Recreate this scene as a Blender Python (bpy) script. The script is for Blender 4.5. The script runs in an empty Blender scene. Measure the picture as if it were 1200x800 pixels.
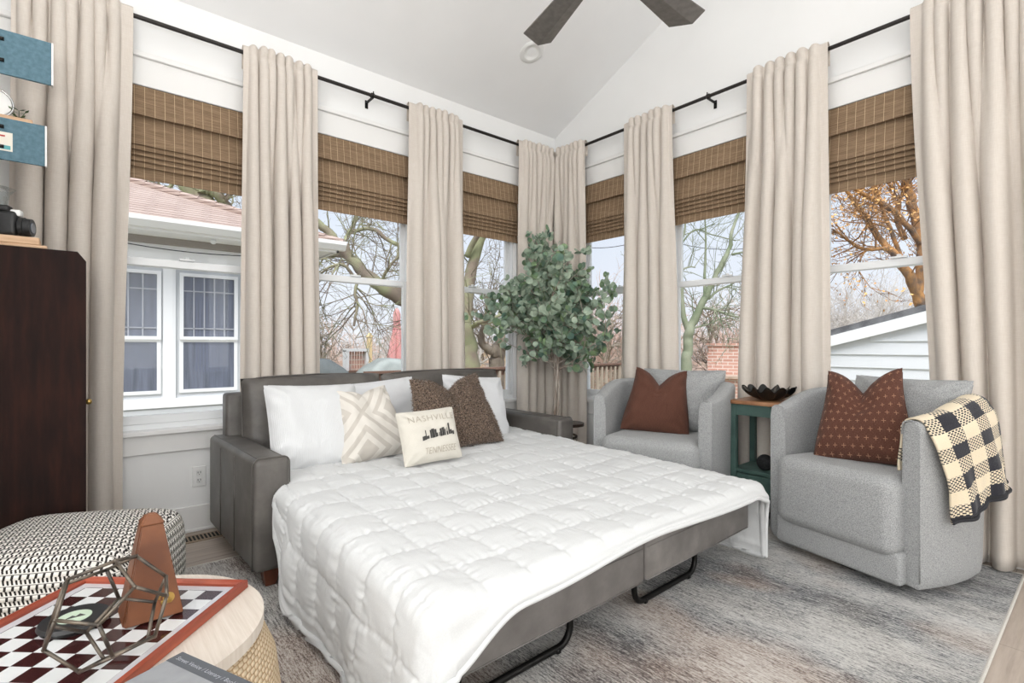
import bpy, bmesh, math, random
from math import sin, cos, pi, radians as RD, exp, hypot, floor, ceil
from mathutils import Vector as V, Matrix, noise
S = bpy.context.scene
COL = S.collection
CAMZ = 1.1
# ---------------------------------------------------------------- camera
cd = bpy.data.cameras.new('camera'); cam = bpy.data.objects.new('camera', cd); COL.objects.link(cam)
cam.location = (0, 0, CAMZ); cam.rotation_euler = (pi/2, 0, RD(49.7-90))
cd.sensor_width = 36; cd.lens = 36*602/1200; cd.shift_y = 5/1200; cd.clip_start = .05; cd.clip_end = 300
S.camera = cam
S.view_settings.view_transform = 'Standard'; S.view_settings.look = 'None'
S.view_settings.gamma = 1; S.view_settings.use_curve_mapping = False
S.view_settings.exposure = 0.1
# ---------------------------------------------------------------- sky, daylight and added fill lights
def lin(c):
    return tuple((x/255/12.92 if x/255 <= .04045 else ((x/255+.055)/1.055)**2.4) for x in c)+(1,)
w = bpy.data.worlds.new('sky'); S.world = w; w.use_nodes = True
nt = w.node_tree; bg = nt.nodes['Background']
tc = nt.nodes.new('ShaderNodeTexCoord'); sp = nt.nodes.new('ShaderNodeSeparateXYZ'); cr = nt.nodes.new('ShaderNodeValToRGB')
nt.links.new(tc.outputs['Generated'], sp.inputs[0]); nt.links.new(sp.outputs['Z'], cr.inputs[0]); nt.links.new(cr.outputs[0], bg.inputs[0])
cr.color_ramp.elements[0].position = 0; cr.color_ramp.elements[0].color = lin((238, 242, 250))
cr.color_ramp.elements[1].position = .5; cr.color_ramp.elements[1].color = lin((208, 225, 247))
bg.inputs[1].default_value = 1.0
def area(name, loc, rot, sx, sy, power, col=(1, 1, 1), portal=False):
    l = bpy.data.lights.new(name, 'AREA'); l.shape = 'RECTANGLE'; l.size = sx; l.size_y = sy; l.energy = power; l.color = col
    o = bpy.data.objects.new(name, l); COL.objects.link(o); o.location = loc; o.rotation_euler = rot
    if portal: l.cycles.is_portal = True
    return o
WA = 3.56; WB = 3.57; XW = -2.8; YS = -2.4      # planes of the four walls
winA = [(.05, .96), (1.10, 2.01), (2.14, 3.08)]
winB = [(.38, 1.25), (1.38, 2.30), (2.37, 3.25)]
ZS, ZH = .62, 2.56
for i, (a, b) in enumerate(winA): area('window_daylight', ((a+b)/2, WA+.12, 1.45), (-pi/2, 0, 0), b-a, 1.9, 1, portal=True)
for i, (a, b) in enumerate(winB): area('window_daylight', (WB+.12, (a+b)/2, 1.45), (pi/2, 0, pi/2), b-a, 1.9, 1, portal=True)
sl_ = bpy.data.lights.new('hazy_sun', 'SUN'); sl_.energy = 4.2; sl_.angle = RD(35); sl_.color = (1, .985, .96)
so_ = bpy.data.objects.new('hazy_sun', sl_); COL.objects.link(so_); so_.rotation_euler = (RD(36), 0, RD(-42))
# fill lamps added inside the windowless rear and west walls
for x in (-1.6, .4, 2.4): area('rear_fill_light', (x, YS+.05, 1.65), (pi/2, 0, 0), 1.5, 1.8, 25, (.975, .985, .985))
area('rear_fill_light', (XW+.05, -.6, 1.65), (pi/2, 0, -pi/2), 1.8, 1.8, 48, (.975, .985, .985))
# added up-light brightening the vaulted ceiling, standing in for a bounced flash
area('ceiling_bounce_fill', (-.5, -.6, 1.3), (pi-.25, -.30, 0), .8, .8, 104, (.985, .985, .98)).data.spread = RD(140)

# ---------------------------------------------------------------- materials
def newmat(name):
    m = bpy.data.materials.new(name); m.use_nodes = True
    return m, m.node_tree.nodes, m.node_tree.links, m.node_tree.nodes['Principled BSDF']
class N:
    """tiny node helper"""
    def __init__(s, m): s.n = m.node_tree.nodes; s.l = m.node_tree.links
    def mk(s, t, **k):
        n = s.n.new(t)
        for a, b in k.items(): setattr(n, a, b)
        return n
    def put(s, sock, v):
        if v is None: return
        if isinstance(v, (int, float, tuple, list)): sock.default_value = v
        else: s.l.new(v, sock)
    def math(s, op, a, b=None, c=None):
        n = s.mk('ShaderNodeMath', operation=op); s.put(n.inputs[0], a); s.put(n.inputs[1], b)
        if c is not None: s.put(n.inputs[2], c)
        return n.outputs[0]
    def co(s, kind='Object', scale=(1, 1, 1), rot=(0, 0, 0), loc=(0, 0, 0)):
        t = s.mk('ShaderNodeTexCoord'); m = s.mk('ShaderNodeMapping')
        m.inputs['Scale'].default_value = scale; m.inputs['Rotation'].default_value = rot; m.inputs['Location'].default_value = loc
        s.l.new(t.outputs[kind], m.inputs[0]); return m.outputs[0]
    def noise(s, vec, scale=5, detail=3, rough=.5):
        n = s.mk('ShaderNodeTexNoise'); s.put(n.inputs['Vector'], vec); n.inputs['Scale'].default_value = scale
        n.inputs['Detail'].default_value = detail; n.inputs['Roughness'].default_value = rough; return n.outputs['Fac']
    def ramp(s, f, stops):
        n = s.mk('ShaderNodeValToRGB'); e = n.color_ramp.elements; s.put(n.inputs[0], f)
        while len(e) < len(stops): e.new(.5)
        for i, (p, c) in enumerate(stops): e[i].position = p; e[i].color = c if len(c) == 4 else lin(c)
        return n.outputs[0]
    def mix(s, f, a, b):
        n = s.mk('ShaderNodeMix', data_type='RGBA'); s.put(n.inputs[0], f); s.put(n.inputs[6], a); s.put(n.inputs[7], b); return n.outputs[2]
    def sep(s, v):
        n = s.mk('ShaderNodeSeparateXYZ'); s.put(n.inputs[0], v); return n.outputs
    def bump(s, h, strength=.3, dist=.01):
        n = s.mk('ShaderNodeBump'); n.inputs['Strength'].default_value = strength; n.inputs['Distance'].default_value = dist
        s.put(n.inputs['Height'], h); s.l.new(n.outputs[0], s.n['Principled BSDF'].inputs['Normal'])
def P(name, col, rough=.5, metal=0, spec=.5, sheen=0):
    m, n, l, b = newmat(name)
    b.inputs['Base Color'].default_value = lin(col); b.inputs['Roughness'].default_value = rough
    b.inputs['Metallic'].default_value = metal; b.inputs['Specular IOR Level'].default_value = spec
    if sheen: b.inputs['Sheen Weight'].default_value = sheen
    return m
def noisy(name, c1, c2, scale=20, rough=.6, stretch=(1, 1, 1), bump=0, dist=.002, lo=.35, hi=.65, spec=.5, metal=0, detail=3, sheen=0, kind='Object'):
    m = P(name, c1, rough, metal, spec, sheen); h = N(m)
    f = h.noise(h.co(kind, stretch), scale, detail)
    h.put(h.n['Principled BSDF'].inputs['Base Color'], h.ramp(f, [(lo, c1), (hi, c2)]))
    if bump: h.bump(f, bump, dist)
    return m
M = {}
M['wall'] = noisy('wall_paint', (241, 241, 240), (243, 243, 242), 3, .85)
M['ceiling'] = noisy('ceiling_paint', (244, 244, 244), (246, 246, 246), 3, .9)
M['trim'] = P('white_trim_paint', (238, 237, 235), .45)
M['vinyl'] = P('white_window_vinyl', (240, 242, 243), .35)
M['black'] = P('black_metal', (30, 29, 28), .4, .6)
M['blackpl'] = noisy('black_plastic', (28, 28, 29), (36, 36, 37), 60, .45)
M['rod'] = P('dark_bronze_rod', (48, 44, 42), .4, .5)
# linen
def fabric(name, c1, c2, sc=500, rough=.95, bump=.25, dist=.0012, sheen=.15, kind='Object', big=None):
    m = P(name, c1, rough, 0, .15, sheen); h = N(m)
    v = h.co(kind); f = h.noise(v, sc, 2, .6)
    c = h.ramp(f, [(.36, c1), (.64, c2)])
    if big:
        g = h.noise(v, 8, 3); c = h.mix(h.math('MULTIPLY', g, .35), c, lin(big))
    h.put(h.n['Principled BSDF'].inputs['Base Color'], c); h.bump(f, bump, dist); return m
def curtain_mat():
    m = P('beige_linen', (222, 211, 198), .95, 0, .1, .1); h = N(m)
    v = h.co('Object', (260, 260, 25)); v2 = h.co('Object', (25, 25, 300))
    f = h.math('ADD', h.math('MULTIPLY', h.noise(v, 1, 2), .5), h.math('MULTIPLY', h.noise(v2, 1, 2), .5))
    h.put(h.n['Principled BSDF'].inputs['Base Color'], h.ramp(f, [(.38, (222, 213, 203)), (.62, (230, 222, 213))]))
    h.bump(f, .12, .001)
    out = h.n['Material Output']; tr = h.mk('ShaderNodeBsdfTranslucent'); tr.inputs[0].default_value = lin((236, 220, 202))
    mx = h.mk('ShaderNodeMixShader'); mx.inputs[0].default_value = .16
    h.l.new(h.n['Principled BSDF'].outputs[0], mx.inputs[1]); h.l.new(tr.outputs[0], mx.inputs[2]); h.l.new(mx.outputs[0], out.inputs[0])
    return m
M['curtain'] = curtain_mat()
def blind_mat():
    m = P('woven_bamboo', (150, 118, 84), .8, 0, .2); h = N(m)
    x, y, z = h.sep(h.co('Object'))
    f = h.noise(h.co('Object', (9, 9, 420)), 1, 3, .6)
    base = h.ramp(f, [(.3, (108, 88, 68)), (.5, (142, 118, 94)), (.7, (170, 146, 120))])
    fine = h.noise(h.co('Object', (30, 30, 90)), 1, 2)
    base = h.mix(h.math('MULTIPLY', fine, .4), base, lin((112, 92, 70)))
    fr = h.math('FRACT', h.math('DIVIDE', x, .047))
    ln = h.math('LESS_THAN', fr, .05)
    h.put(h.n['Principled BSDF'].inputs['Base Color'], h.mix(h.math('MULTIPLY', ln, .8), base, lin((214, 190, 156))))
    h.bump(f, .5, .003); return m
M['blind'] = blind_mat()
def glass_mat(name='window_glass', tint=(1, 1, 1, 1), refl=.06):
    m = bpy.data.materials.new(name); m.use_nodes = True; h = N(m); n = h.n; n.remove(n['Principled BSDF'])
    t = h.mk('ShaderNodeBsdfTransparent'); t.inputs[0].default_value = tint
    g = h.mk('ShaderNodeBsdfGlossy'); g.inputs['Roughness'].default_value = .02
    fr = h.mk('ShaderNodeFresnel'); fr.inputs[0].default_value = 1.35
    mx = h.mk('ShaderNodeMixShader'); h.l.new(h.math('MULTIPLY', fr.outputs[0], refl*10), mx.inputs[0])
    h.l.new(t.outputs[0], mx.inputs[1]); h.l.new(g.outputs[0], mx.inputs[2]); h.l.new(mx.outputs[0], n['Material Output'].inputs[0]); return m
M['glass'] = glass_mat()
M['clearglass'] = glass_mat('clear_glassware', (.95, .965, .965, 1), .035)
def leather(name, c1, c2, c3, rough=.42):
    m = P(name, c1, rough, 0, .5); h = N(m); v = h.co('Object')
    f = h.noise(v, 7, 5, .6); g = h.noise(v, 160, 2)
    h.put(h.n['Principled BSDF'].inputs['Base Color'], h.ramp(f, [(.3, c1), (.5, c2), (.72, c3)]))
    h.bump(h.math('ADD', h.math('MULTIPLY', g, .35), f), .22, .004); return m
M['leather'] = leather('grey_leather', (80, 76, 72), (92, 88, 84), (108, 104, 99))
M['leather2'] = leather('grey_suede_leather', (98, 94, 91), (112, 108, 105), (130, 126, 122), .6)
M['duvet'] = fabric('white_quilt_cotton', (212, 213, 213), (217, 218, 218), 240, bump=.08, dist=.001)
def ripple_mat():
    m = P('white_ribbed_cotton', (219, 220, 221), .9, 0, .2); h = N(m)
    wv = h.mk('ShaderNodeTexWave'); wv.inputs['Scale'].default_value = 45; wv.inputs['Distortion'].default_value = 1.5
    h.put(wv.inputs[0], h.co('Object')); h.bump(wv.outputs['Fac'], .25, .003); return m
M['ribbed'] = ripple_mat()
M['whitecot'] = fabric('white_pillow_cotton', (220, 221, 223), (224, 225, 227), 240, bump=.06)
M['heather'] = fabric('grey_heather_upholstery', (130, 131, 131), (184, 185, 185), 330, bump=.4, dist=.002)
M['brownlin'] = None
def brown_mat(name, crosses):
    m = P(name, (112, 70, 52), .95, 0, .1, .1); h = N(m)
    v = h.co('UV', (60, 260, 1)); f = h.noise(v, 1, 3, .7)
    c = h.ramp(f, [(.3, (74, 47, 38)), (.55, (96, 64, 53)), (.75, (128, 92, 78))])
    if crosses:
        uvv = h.co('UV', (11, 11, 1)); x, y, z = h.sep(uvv)
        row = h.math('FLOOR', y); x2 = h.math('ADD', x, h.math('MULTIPLY', h.math('MODULO', row, 2), .5))
        fx = h.math('ABSOLUTE', h.math('SUBTRACT', h.math('FRACT', x2), .5)); fy = h.math('ABSOLUTE', h.math('SUBTRACT', h.math('FRACT', y), .5))
        a = h.math('MULTIPLY', h.math('LESS_THAN', fx, .035), h.math('LESS_THAN', fy, .25))
        b = h.math('MULTIPLY', h.math('LESS_THAN', fy, .035), h.math('LESS_THAN', fx, .25))
        k = h.math('MULTIPLY', h.math('MAXIMUM', a, b), .5)
        c = h.mix(k, c, lin((196, 150, 122)))
    h.put(h.n['Principled BSDF'].inputs['Base Color'], c); h.bump(f, .3, .002); return m
M['brownlin'] = brown_mat('rust_brown_slub_fabric', False)
M['browncross'] = brown_mat('rust_brown_cross_stitch_fabric', True)
def geo_mat():
    m = P('cream_geometric_weave', (230, 224, 214), .95, 0, .1, .1); h = N(m)
    x, y, z = h.sep(h.co('UV', (1.35, 1.35, 1), (0, 0, RD(45)), (.3, .1, 0)))
    def cell(q): return h.math('ABSOLUTE', h.math('SUBTRACT', h.math('FRACT', q), .5))
    d = h.math('MAXIMUM', cell(x), cell(y))
    a = h.math('LESS_THAN', d, .15)
    b = h.math('MULTIPLY', h.math('GREATER_THAN', d, .24), h.math('LESS_THAN', d, .33))
    e = h.math('GREATER_THAN', d, .46)
    k = h.math('MAXIMUM', h.math('MAXIMUM', a, b), e)
    f = h.noise(h.co('UV', (150, 150, 1)), 1, 2)
    c = h.mix(h.math('MULTIPLY', k, .6), lin((226, 221, 213)), lin((184, 176, 166)))
    h.put(h.n['Principled BSDF'].inputs['Base Color'], h.mix(h.math('MULTIPLY', f, .2), c, lin((205, 198, 188))))
    h.bump(h.math('ADD', h.math('MULTIPLY', k, -.8), f), .4, .003); return m
M['geo'] = geo_mat()
M['canvas'] = fabric('natural_cream_canvas', (214, 209, 198), (222, 217, 206), 600, bump=.15)
M['fur'] = noisy('brown_faux_fur', (54, 40, 31), (160, 138, 120), 150, .8, lo=.38, hi=.66, spec=.3, sheen=.3)
def wood(name, c1, c2, c3, stretch=(2, 30, 30), rough=.45, sc=1.5, bump=.1):
    m = P(name, c1, rough); h = N(m)
    f = h.noise(h.co('Object', stretch), sc, 5, .6)
    h.put(h.n['Principled BSDF'].inputs['Base Color'], h.ramp(f, [(.3, c1), (.5, c2), (.7, c3)]))
    if bump: h.bump(f, bump, .002)
    return m
M['darkwood'] = wood('dark_reddish_brown_wood', (26, 16, 14), (40, 23, 19), (54, 30, 23), (14, 14, 2), .6)
M['darkwood'].node_tree.nodes['Principled BSDF'].inputs['Specular IOR Level'].default_value = .15
M['legwood'] = wood('brown_leg_wood', (76, 40, 27), (94, 52, 35), (110, 64, 44), (20, 20, 3))
M['metrowood'] = noisy('metronome_walnut', (96, 54, 30), (128, 78, 46), 9, .4, detail=5)
M['lightwood'] = wood('light_oak_veneer', (208, 196, 182), (216, 205, 192), (224, 214, 203), (160, 6, 3), .5, 1.2, .03)
M['tabletopwood'] = wood('worn_brown_tabletop', (110, 72, 46), (158, 112, 78), (188, 148, 112), (30, 3, 3), .5)
M['slabwood'] = wood('pale_raw_wood', (190, 150, 118), (214, 178, 144), (226, 196, 166), (3, 30, 30), .6)
M['green'] = noisy('dark_teal_green_paint', (56, 80, 75), (70, 96, 89), 12, .55, detail=5)
M['blue'] = noisy('dusty_blue_paint', (76, 108, 122), (92, 124, 138), 60, .7, detail=4)
M['redframe'] = wood('red_brown_frame_wood', (134, 56, 36), (154, 70, 48), (174, 88, 62), (4, 4, 30), .3)
M['brass'] = P('brass', (190, 158, 92), .3, .9)
M['pewter'] = noisy('aged_pewter_metal', (78, 74, 70), (122, 112, 100), 25, .4, metal=.8)
M['fan'] = noisy('dark_grey_fan_finish', (108, 104, 101), (122, 118, 115), 30, .5)
M['white'] = P('white_plastic', (240, 240, 238), .4)
M['darkslot'] = P('dark_slot', (20, 20, 20), .8)
M['vent'] = P('tan_metal_register', (150, 132, 112), .5, .2)
def floor_mat():
    m = P('grey_brown_plank_floor', (160, 142, 126), .45); h = N(m)
    v = h.co('Object'); br = h.mk('ShaderNodeTexBrick'); h.put(br.inputs[0], v)
    br.offset = .37; br.inputs['Scale'].default_value = 1; br.inputs['Mortar Size'].default_value = .002; br.inputs['Brick Width'].default_value = 1.3; br.inputs['Row Height'].default_value = .16
    br.inputs['Color1'].default_value = lin((180, 166, 154)); br.inputs['Color2'].default_value = lin((160, 146, 134)); br.inputs['Mortar'].default_value = lin((92, 80, 70))
    f = h.noise(h.co('Object', (2.2, 26, 1)), 1.4, 6, .65)
    g = h.ramp(f, [(.3, (140, 126, 114)), (.5, (176, 163, 151)), (.72, (200, 188, 177))])
    h.put(h.n['Principled BSDF'].inputs['Base Color'], h.mix(.55, br.outputs[0], g)); h.bump(f, .1, .002); return m
M['floor'] = floor_mat()
def rug_mat():
    m = P('distressed_streaked_rug_pile', (170, 165, 158), .98, 0, .05, .2); h = N(m)
    f = h.noise(h.co('Object', (95, 9, 1)), 1.5, 3, .8)          # streaks running with the weft
    f2 = h.noise(h.co('Object', (210, 60, 1)), 1.3, 2, .8)
    big = h.noise(h.co('Object', (2.4, .9, 1)), 1.3, 3, .55)
    tone = h.noise(h.co('Object', (2.0, 1.2, 1), loc=(7, 3, 0)), 1.1, 2, .5)
    g = h.math('ADD', h.math('ADD', h.math('MULTIPLY', f, .55), h.math('MULTIPLY', f2, .45)), h.math('MULTIPLY', h.math('SUBTRACT', big, .5), .42))
    c = h.ramp(g, [(.38, (66, 65, 66)), (.45, (124, 122, 120)), (.51, (184, 181, 177)), (.60, (214, 212, 207))])
    warm = h.ramp(g, [(.38, (84, 70, 64)), (.45, (142, 124, 114)), (.51, (190, 178, 168)), (.60, (216, 210, 203))])
    cool = h.ramp(g, [(.38, (60, 61, 65)), (.45, (116, 117, 119)), (.51, (180, 179, 177)), (.60, (212, 210, 206))])
    x, y, z = h.sep(h.co('Object'))
    c = h.mix(h.ramp(h.math('ADD', tone, h.math('MULTIPLY', x, .05)), [(.5, (0, 0, 0, 1)), (.62, (1, 1, 1, 1))]), c, cool)
    c = h.mix(h.ramp(h.math('SUBTRACT', tone, h.math('MULTIPLY', x, .06)), [(.36, (0, 0, 0, 1)), (.5, (1, 1, 1, 1))]), c, warm)
    h.put(h.n['Principled BSDF'].inputs['Base Color'], c); h.bump(h.math('ADD', f, f2), .9, .006); return m
M['rug'] = rug_mat()
def pouf_mat():
    m = P('black_white_woven_wool', (220, 216, 208), .95, 0, .1); h = N(m)
    x, y, z = h.sep(h.co('UV'))
    r = h.math('DIVIDE', y, .03); row = h.math('FLOOR', r); fr = h.math('FRACT', r)
    xx = h.math('ADD', h.math('DIVIDE', x, .021), h.math('MULTIPLY', row, .37)); fx = h.math('FRACT', xx)
    sl = h.math('FRACT', h.math('ADD', h.math('DIVIDE', x, .0115), h.math('MULTIPLY', fr, .9)))
    rope = h.math('MULTIPLY', h.math('GREATER_THAN', fr, .58), h.math('GREATER_THAN', sl, .5))
    dash = h.math('MULTIPLY', h.math('LESS_THAN', fr, .42), h.math('LESS_THAN', fx, .34))
    gap = h.math('MULTIPLY', h.math('GREATER_THAN', fr, .42), h.math('LESS_THAN', fr, .5))
    k = h.math('MAXIMUM', h.math('MAXIMUM', rope, dash), h.math('MULTIPLY', gap, .75))
    c = h.mix(k, lin((232, 228, 221)), lin((52, 48, 46)))
    h.put(h.n['Principled BSDF'].inputs['Base Color'], c)
    hh = h.math('SINE', h.math('MULTIPLY', r, pi*2)); h.bump(hh, .7, .006); return m
M['pouf'] = pouf_mat()
def rope_mat(name, c1, c2, sc=1):
    m = P(name, c1, .9, 0, .1); h = N(m)
    x, y, z = h.sep(h.co('UV')); r = h.math('DIVIDE', y, .011*sc); row = h.math('FLOOR', r); fr = h.math('FRACT', r)
    fx = h.math('FRACT', h.math('ADD', h.math('DIVIDE', x, .02*sc), h.math('MULTIPLY', row, .5)))
    k = h.math('MULTIPLY', h.math('SINE', h.math('MULTIPLY', fr, pi)), h.math('SINE', h.math('MULTIPLY', fx, pi)))
    h.put(h.n['Principled BSDF'].inputs['Base Color'], h.ramp(k, [(.02, c1), (.4, c2)])); h.bump(k, .8, .006); return m
M['rope'] = rope_mat('natural_woven_rope', (176, 146, 110), (222, 202, 172))
def basket_mat():
    m = P('white_black_woven_basket', (225, 218, 205), .9); h = N(m)
    x, y, z = h.sep(h.co('UV')); r = h.math('DIVIDE', y, .02); row = h.math('FLOOR', r)
    fx = h.math('FRACT', h.math('ADD', h.math('DIVIDE', x, .03), h.math('MULTIPLY', row, .5)))
    k = h.math('MULTIPLY', h.math('LESS_THAN', fx, .45), h.math('LESS_THAN', h.math('FRACT', r), .8))
    h.put(h.n['Principled BSDF'].inputs['Base Color'], h.mix(k, lin((232, 224, 210)), lin((60, 48, 38)))); return m
M['basket'] = basket_mat()
def plaid_mat():
    m = P('black_cream_buffalo_check_knit', (226, 212, 186), .95, 0, .1, .2); h = N(m)
    x, y, z = h.sep(h.co('UV'))
    a = h.math('FLOORED_MODULO', h.math('FLOOR', h.math('DIVIDE', x, .062)), 2); b = h.math('FLOORED_MODULO', h.math('FLOOR', h.math('DIVIDE', y, .062)), 2)
    s = h.math('ADD', a, b)
    rr = h.math('DIVIDE', y, .0078); rw = h.math('FLOORED_MODULO', h.math('FLOOR', rr), 2)
    wx = h.math('FRACT', h.math('ADD', h.math('DIVIDE', x, .0135), h.math('MULTIPLY', rw, .5)))
    wv = h.math('MULTIPLY', h.math('LESS_THAN', wx, .62), h.math('LESS_THAN', h.math('FRACT', rr), .72))
    mid = h.math('MULTIPLY', h.math('COMPARE', s, 1, .1), wv); full = h.math('COMPARE', s, 2, .1)
    k = h.math('MAXIMUM', mid, full)
    h.put(h.n['Principled BSDF'].inputs['Base Color'], h.mix(k, lin((228, 213, 186)), lin((48, 48, 54))))
    h.bump(h.math('ADD', h.noise(h.co('UV', (300, 300, 1)), 1, 2), h.math('MULTIPLY', wv, .4)), .5, .002); return m
M['plaid'] = plaid_mat()
def chess_mat():
    m = P('chessboard_squares', (230, 230, 230), .12); h = N(m)
    ck = h.mk('ShaderNodeTexChecker'); ck.inputs['Scale'].default_value = 1/.0475
    h.put(ck.inputs['Vector'], h.co('Object', (1, 1, 0), loc=(1.9, 1.9, .5)))
    ck.inputs['Color1'].default_value = lin((224, 226, 226)); ck.inputs['Color2'].default_value = lin((60, 30, 30))
    h.put(h.n['Principled BSDF'].inputs['Base Color'], ck.outputs[0]); return m
M['chess'] = chess_mat()
M['leaf'] = noisy('eucalyptus_leaf', (114, 136, 120), (178, 192, 170), 14, .6, spec=.3, lo=.3, hi=.7)
M['leaf2'] = noisy('eucalyptus_leaf_dark', (92, 122, 110), (134, 156, 114), 9, .6, spec=.3)
M['twig'] = noisy('eucalyptus_stem', (150, 130, 114), (196, 186, 176), 40, .8, (1, 1, .2), .5, .003)
M['greenleaf'] = noisy('dark_green_leaf', (34, 66, 24), (62, 100, 40), 30, .4)
M['bark'] = noisy('bare_tree_bark', (122, 110, 98), (172, 160, 144), 5, .95, (1, 1, .3), .8, .02, detail=5)
M['mossbark'] = noisy('mossy_tree_bark', (138, 124, 110), (152, 154, 120), 2.2, .95, (1, 1, 1), .8, .03, detail=6, lo=.42, hi=.6)
M['greenbark'] = noisy('green_algae_bark', (112, 124, 96), (156, 158, 138), 2.5, .95, (1, 1, 1), .5, .02, detail=5)
M['brush'] = noisy('reddish_brush_twigs', (206, 172, 156), (228, 206, 192), 2, .95)  # paled to put distance haze into the twig colour
M['greybrush'] = noisy('grey_brush_twigs', (190, 182, 176), (218, 212, 206), 2, .95)  # distance haze is mixed into this grey as well
M['orangeleaf'] = noisy('orange_autumn_leaf', (206, 146, 84), (236, 190, 120), 3, .8)
M['orangebark'] = noisy('lichen_orange_bark', (100, 84, 72), (190, 138, 80), 9, .95, (1, 1, .7), .6, .02, detail=5)
M['siding'] = P('white_house_siding', (222, 224, 226), .7)
M['greysiding'] = P('light_grey_house_siding', (206, 208, 210), .7)
M['housetrim'] = P('white_house_trim', (244, 244, 244), .6)
M['gutter'] = P('white_gutter', (240, 238, 234), .5)
def shingle():
    m = P('reddish_brown_shingles', (178, 132, 112), .95); h = N(m)
    x, y, z = h.sep(h.co('Object')); cb = h.mk('ShaderNodeCombineXYZ'); h.put(cb.inputs[0], h.math('ADD', x, y)); h.put(cb.inputs[1], z)
    br = h.mk('ShaderNodeTexBrick'); h.put(br.inputs[0], cb.outputs[0]); br.inputs['Scale'].default_value = 1
    br.inputs['Brick Width'].default_value = .3; br.inputs['Row Height'].default_value = .055; br.inputs['Mortar Size'].default_value = .006
    br.inputs['Color1'].default_value = lin((180, 158, 147)); br.inputs['Color2'].default_value = lin((194, 174, 163)); br.inputs['Mortar'].default_value = lin((98, 78, 72))
    f = h.noise(h.co('Object'), 9, 3)
    h.put(h.n['Principled BSDF'].inputs['Base Color'], h.mix(h.math('MULTIPLY', f, .5), br.outputs[0], lin((158, 136, 125)))); return m
M['shingle'] = shingle()
def brick():
    m = P('pale_red_brick', (196, 150, 134), .95); h = N(m)
    x, y, z = h.sep(h.co('Object')); cb = h.mk('ShaderNodeCombineXYZ'); h.put(cb.inputs[0], h.math('ADD', x, y)); h.put(cb.inputs[1], z)
    br = h.mk('ShaderNodeTexBrick'); h.put(br.inputs[0], cb.outputs[0]); br.inputs['Scale'].default_value = 1
    br.inputs['Brick Width'].default_value = .3; br.inputs['Row Height'].default_value = .1; br.inputs['Mortar Size'].default_value = .012
    br.inputs['Color1'].default_value = lin((206, 164, 148)); br.inputs['Color2'].default_value = lin((190, 144, 128)); br.inputs['Mortar'].default_value = lin((220, 208, 198))
    h.put(h.n['Principled BSDF'].inputs['Base Color'], br.outputs[0]); return m
M['brick'] = brick()
M['yellow'] = P('pale_yellow_siding', (232, 208, 160), .8)
M['tanroof'] = noisy('tan_roof', (176, 152, 134), (198, 176, 160), 6, .95)
M['greyroof'] = noisy('grey_roof_shingles', (92, 92, 94), (122, 122, 124), 8, .95)
M['deckwood'] = noisy('weathered_deck_wood', (150, 134, 118), (180, 166, 150), 6, .9, (1, 1, .3))
M['darkdeck'] = noisy('brown_stained_deck_rail', (104, 78, 66), (128, 100, 86), 6, .9)
M['cover'] = noisy('grey_green_grill_cover', (146, 152, 149), (174, 180, 176), 4, .7)
M['darkcover'] = noisy('dark_grey_vinyl_cover', (104, 110, 111), (130, 136, 136), 4, .6)
M['pink'] = noisy('faded_pink_canvas', (222, 156, 154), (234, 178, 174), 5, .9)
M['grass'] = noisy('winter_lawn', (140, 138, 104), (174, 162, 132), 1.5, 1, detail=5)
M['houseglass'] = noisy('dark_blue_grey_window_glass', (92, 97, 110), (116, 122, 138), 2.5, .3, (9, 1, .6))
M['housecurtain'] = P('blue_grey_curtain', (112, 118, 136), .9)
M['ink'] = P('printed_dark_grey_ink', (70, 68, 66), .9)
M['inklight'] = P('printed_tan_grey_ink', (178, 168, 152), .9)
M['bookgrey'] = noisy('grey_book_cover', (112, 114, 117), (150, 152, 155), 9, .5, detail=5)
M['bookband'] = P('dark_grey_book_band', (86, 89, 94), .5)
M['paper'] = P('paper', (232, 226, 214), .8)
M['greenlabel'] = P('pale_green_label', (196, 214, 192), .6)
M['red'] = P('postcard_red', (190, 64, 60), .7)
M['teal'] = P('postcard_teal', (96, 168, 172), .7)
M['amber'] = P('amber_orange', (222, 150, 40), .5)

# ---------------------------------------------------------------- object helpers
def empty(name, loc=(0, 0, 0), rz=0):
    o = bpy.data.objects.new(name, None); COL.objects.link(o); o.location = loc; o.rotation_euler = (0, 0, rz); o.empty_display_size = .1; return o
def tag(o, label=None, cat=None, group=None, kind=None):
    if label: o['label'] = label
    if cat: o['category'] = cat
    if group: o['group'] = group
    if kind: o['kind'] = kind
    return o
def obj(name, bm, mat, parent=None, smooth=False, mods=None):
    me = bpy.data.meshes.new(name); bmesh.ops.recalc_face_normals(bm, faces=bm.faces[:]) if mods != 'keep' else None
    bm.to_mesh(me); bm.free()
    me.materials.append(mat)
    if smooth: me.polygons.foreach_set('use_smooth', [True]*len(me.polygons))
    if smooth == 'auto':
        try: me.set_sharp_from_angle(angle=RD(38))
        except Exception: pass
    o = bpy.data.objects.new(name, me); COL.objects.link(o)
    if parent is not None: o.parent = parent
    return o
def raw(name, verts, faces, mat, parent=None, smooth=True, uvs=None):
    me = bpy.data.meshes.new(name); me.from_pydata([tuple(v) for v in verts], [], faces); me.materials.append(mat)
    if uvs is not None:
        ul = me.uv_layers.new(name='UVMap'); fl = []
        for p in me.polygons:
            for vi in p.vertices: fl += list(uvs[vi])
        ul.data.foreach_set('uv', fl)
    if smooth: me.polygons.foreach_set('use_smooth', [True]*len(me.polygons))
    me.update()
    o = bpy.data.objects.new(name, me); COL.objects.link(o)
    if parent is not None: o.parent = parent
    return o
B = bmesh.new
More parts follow.
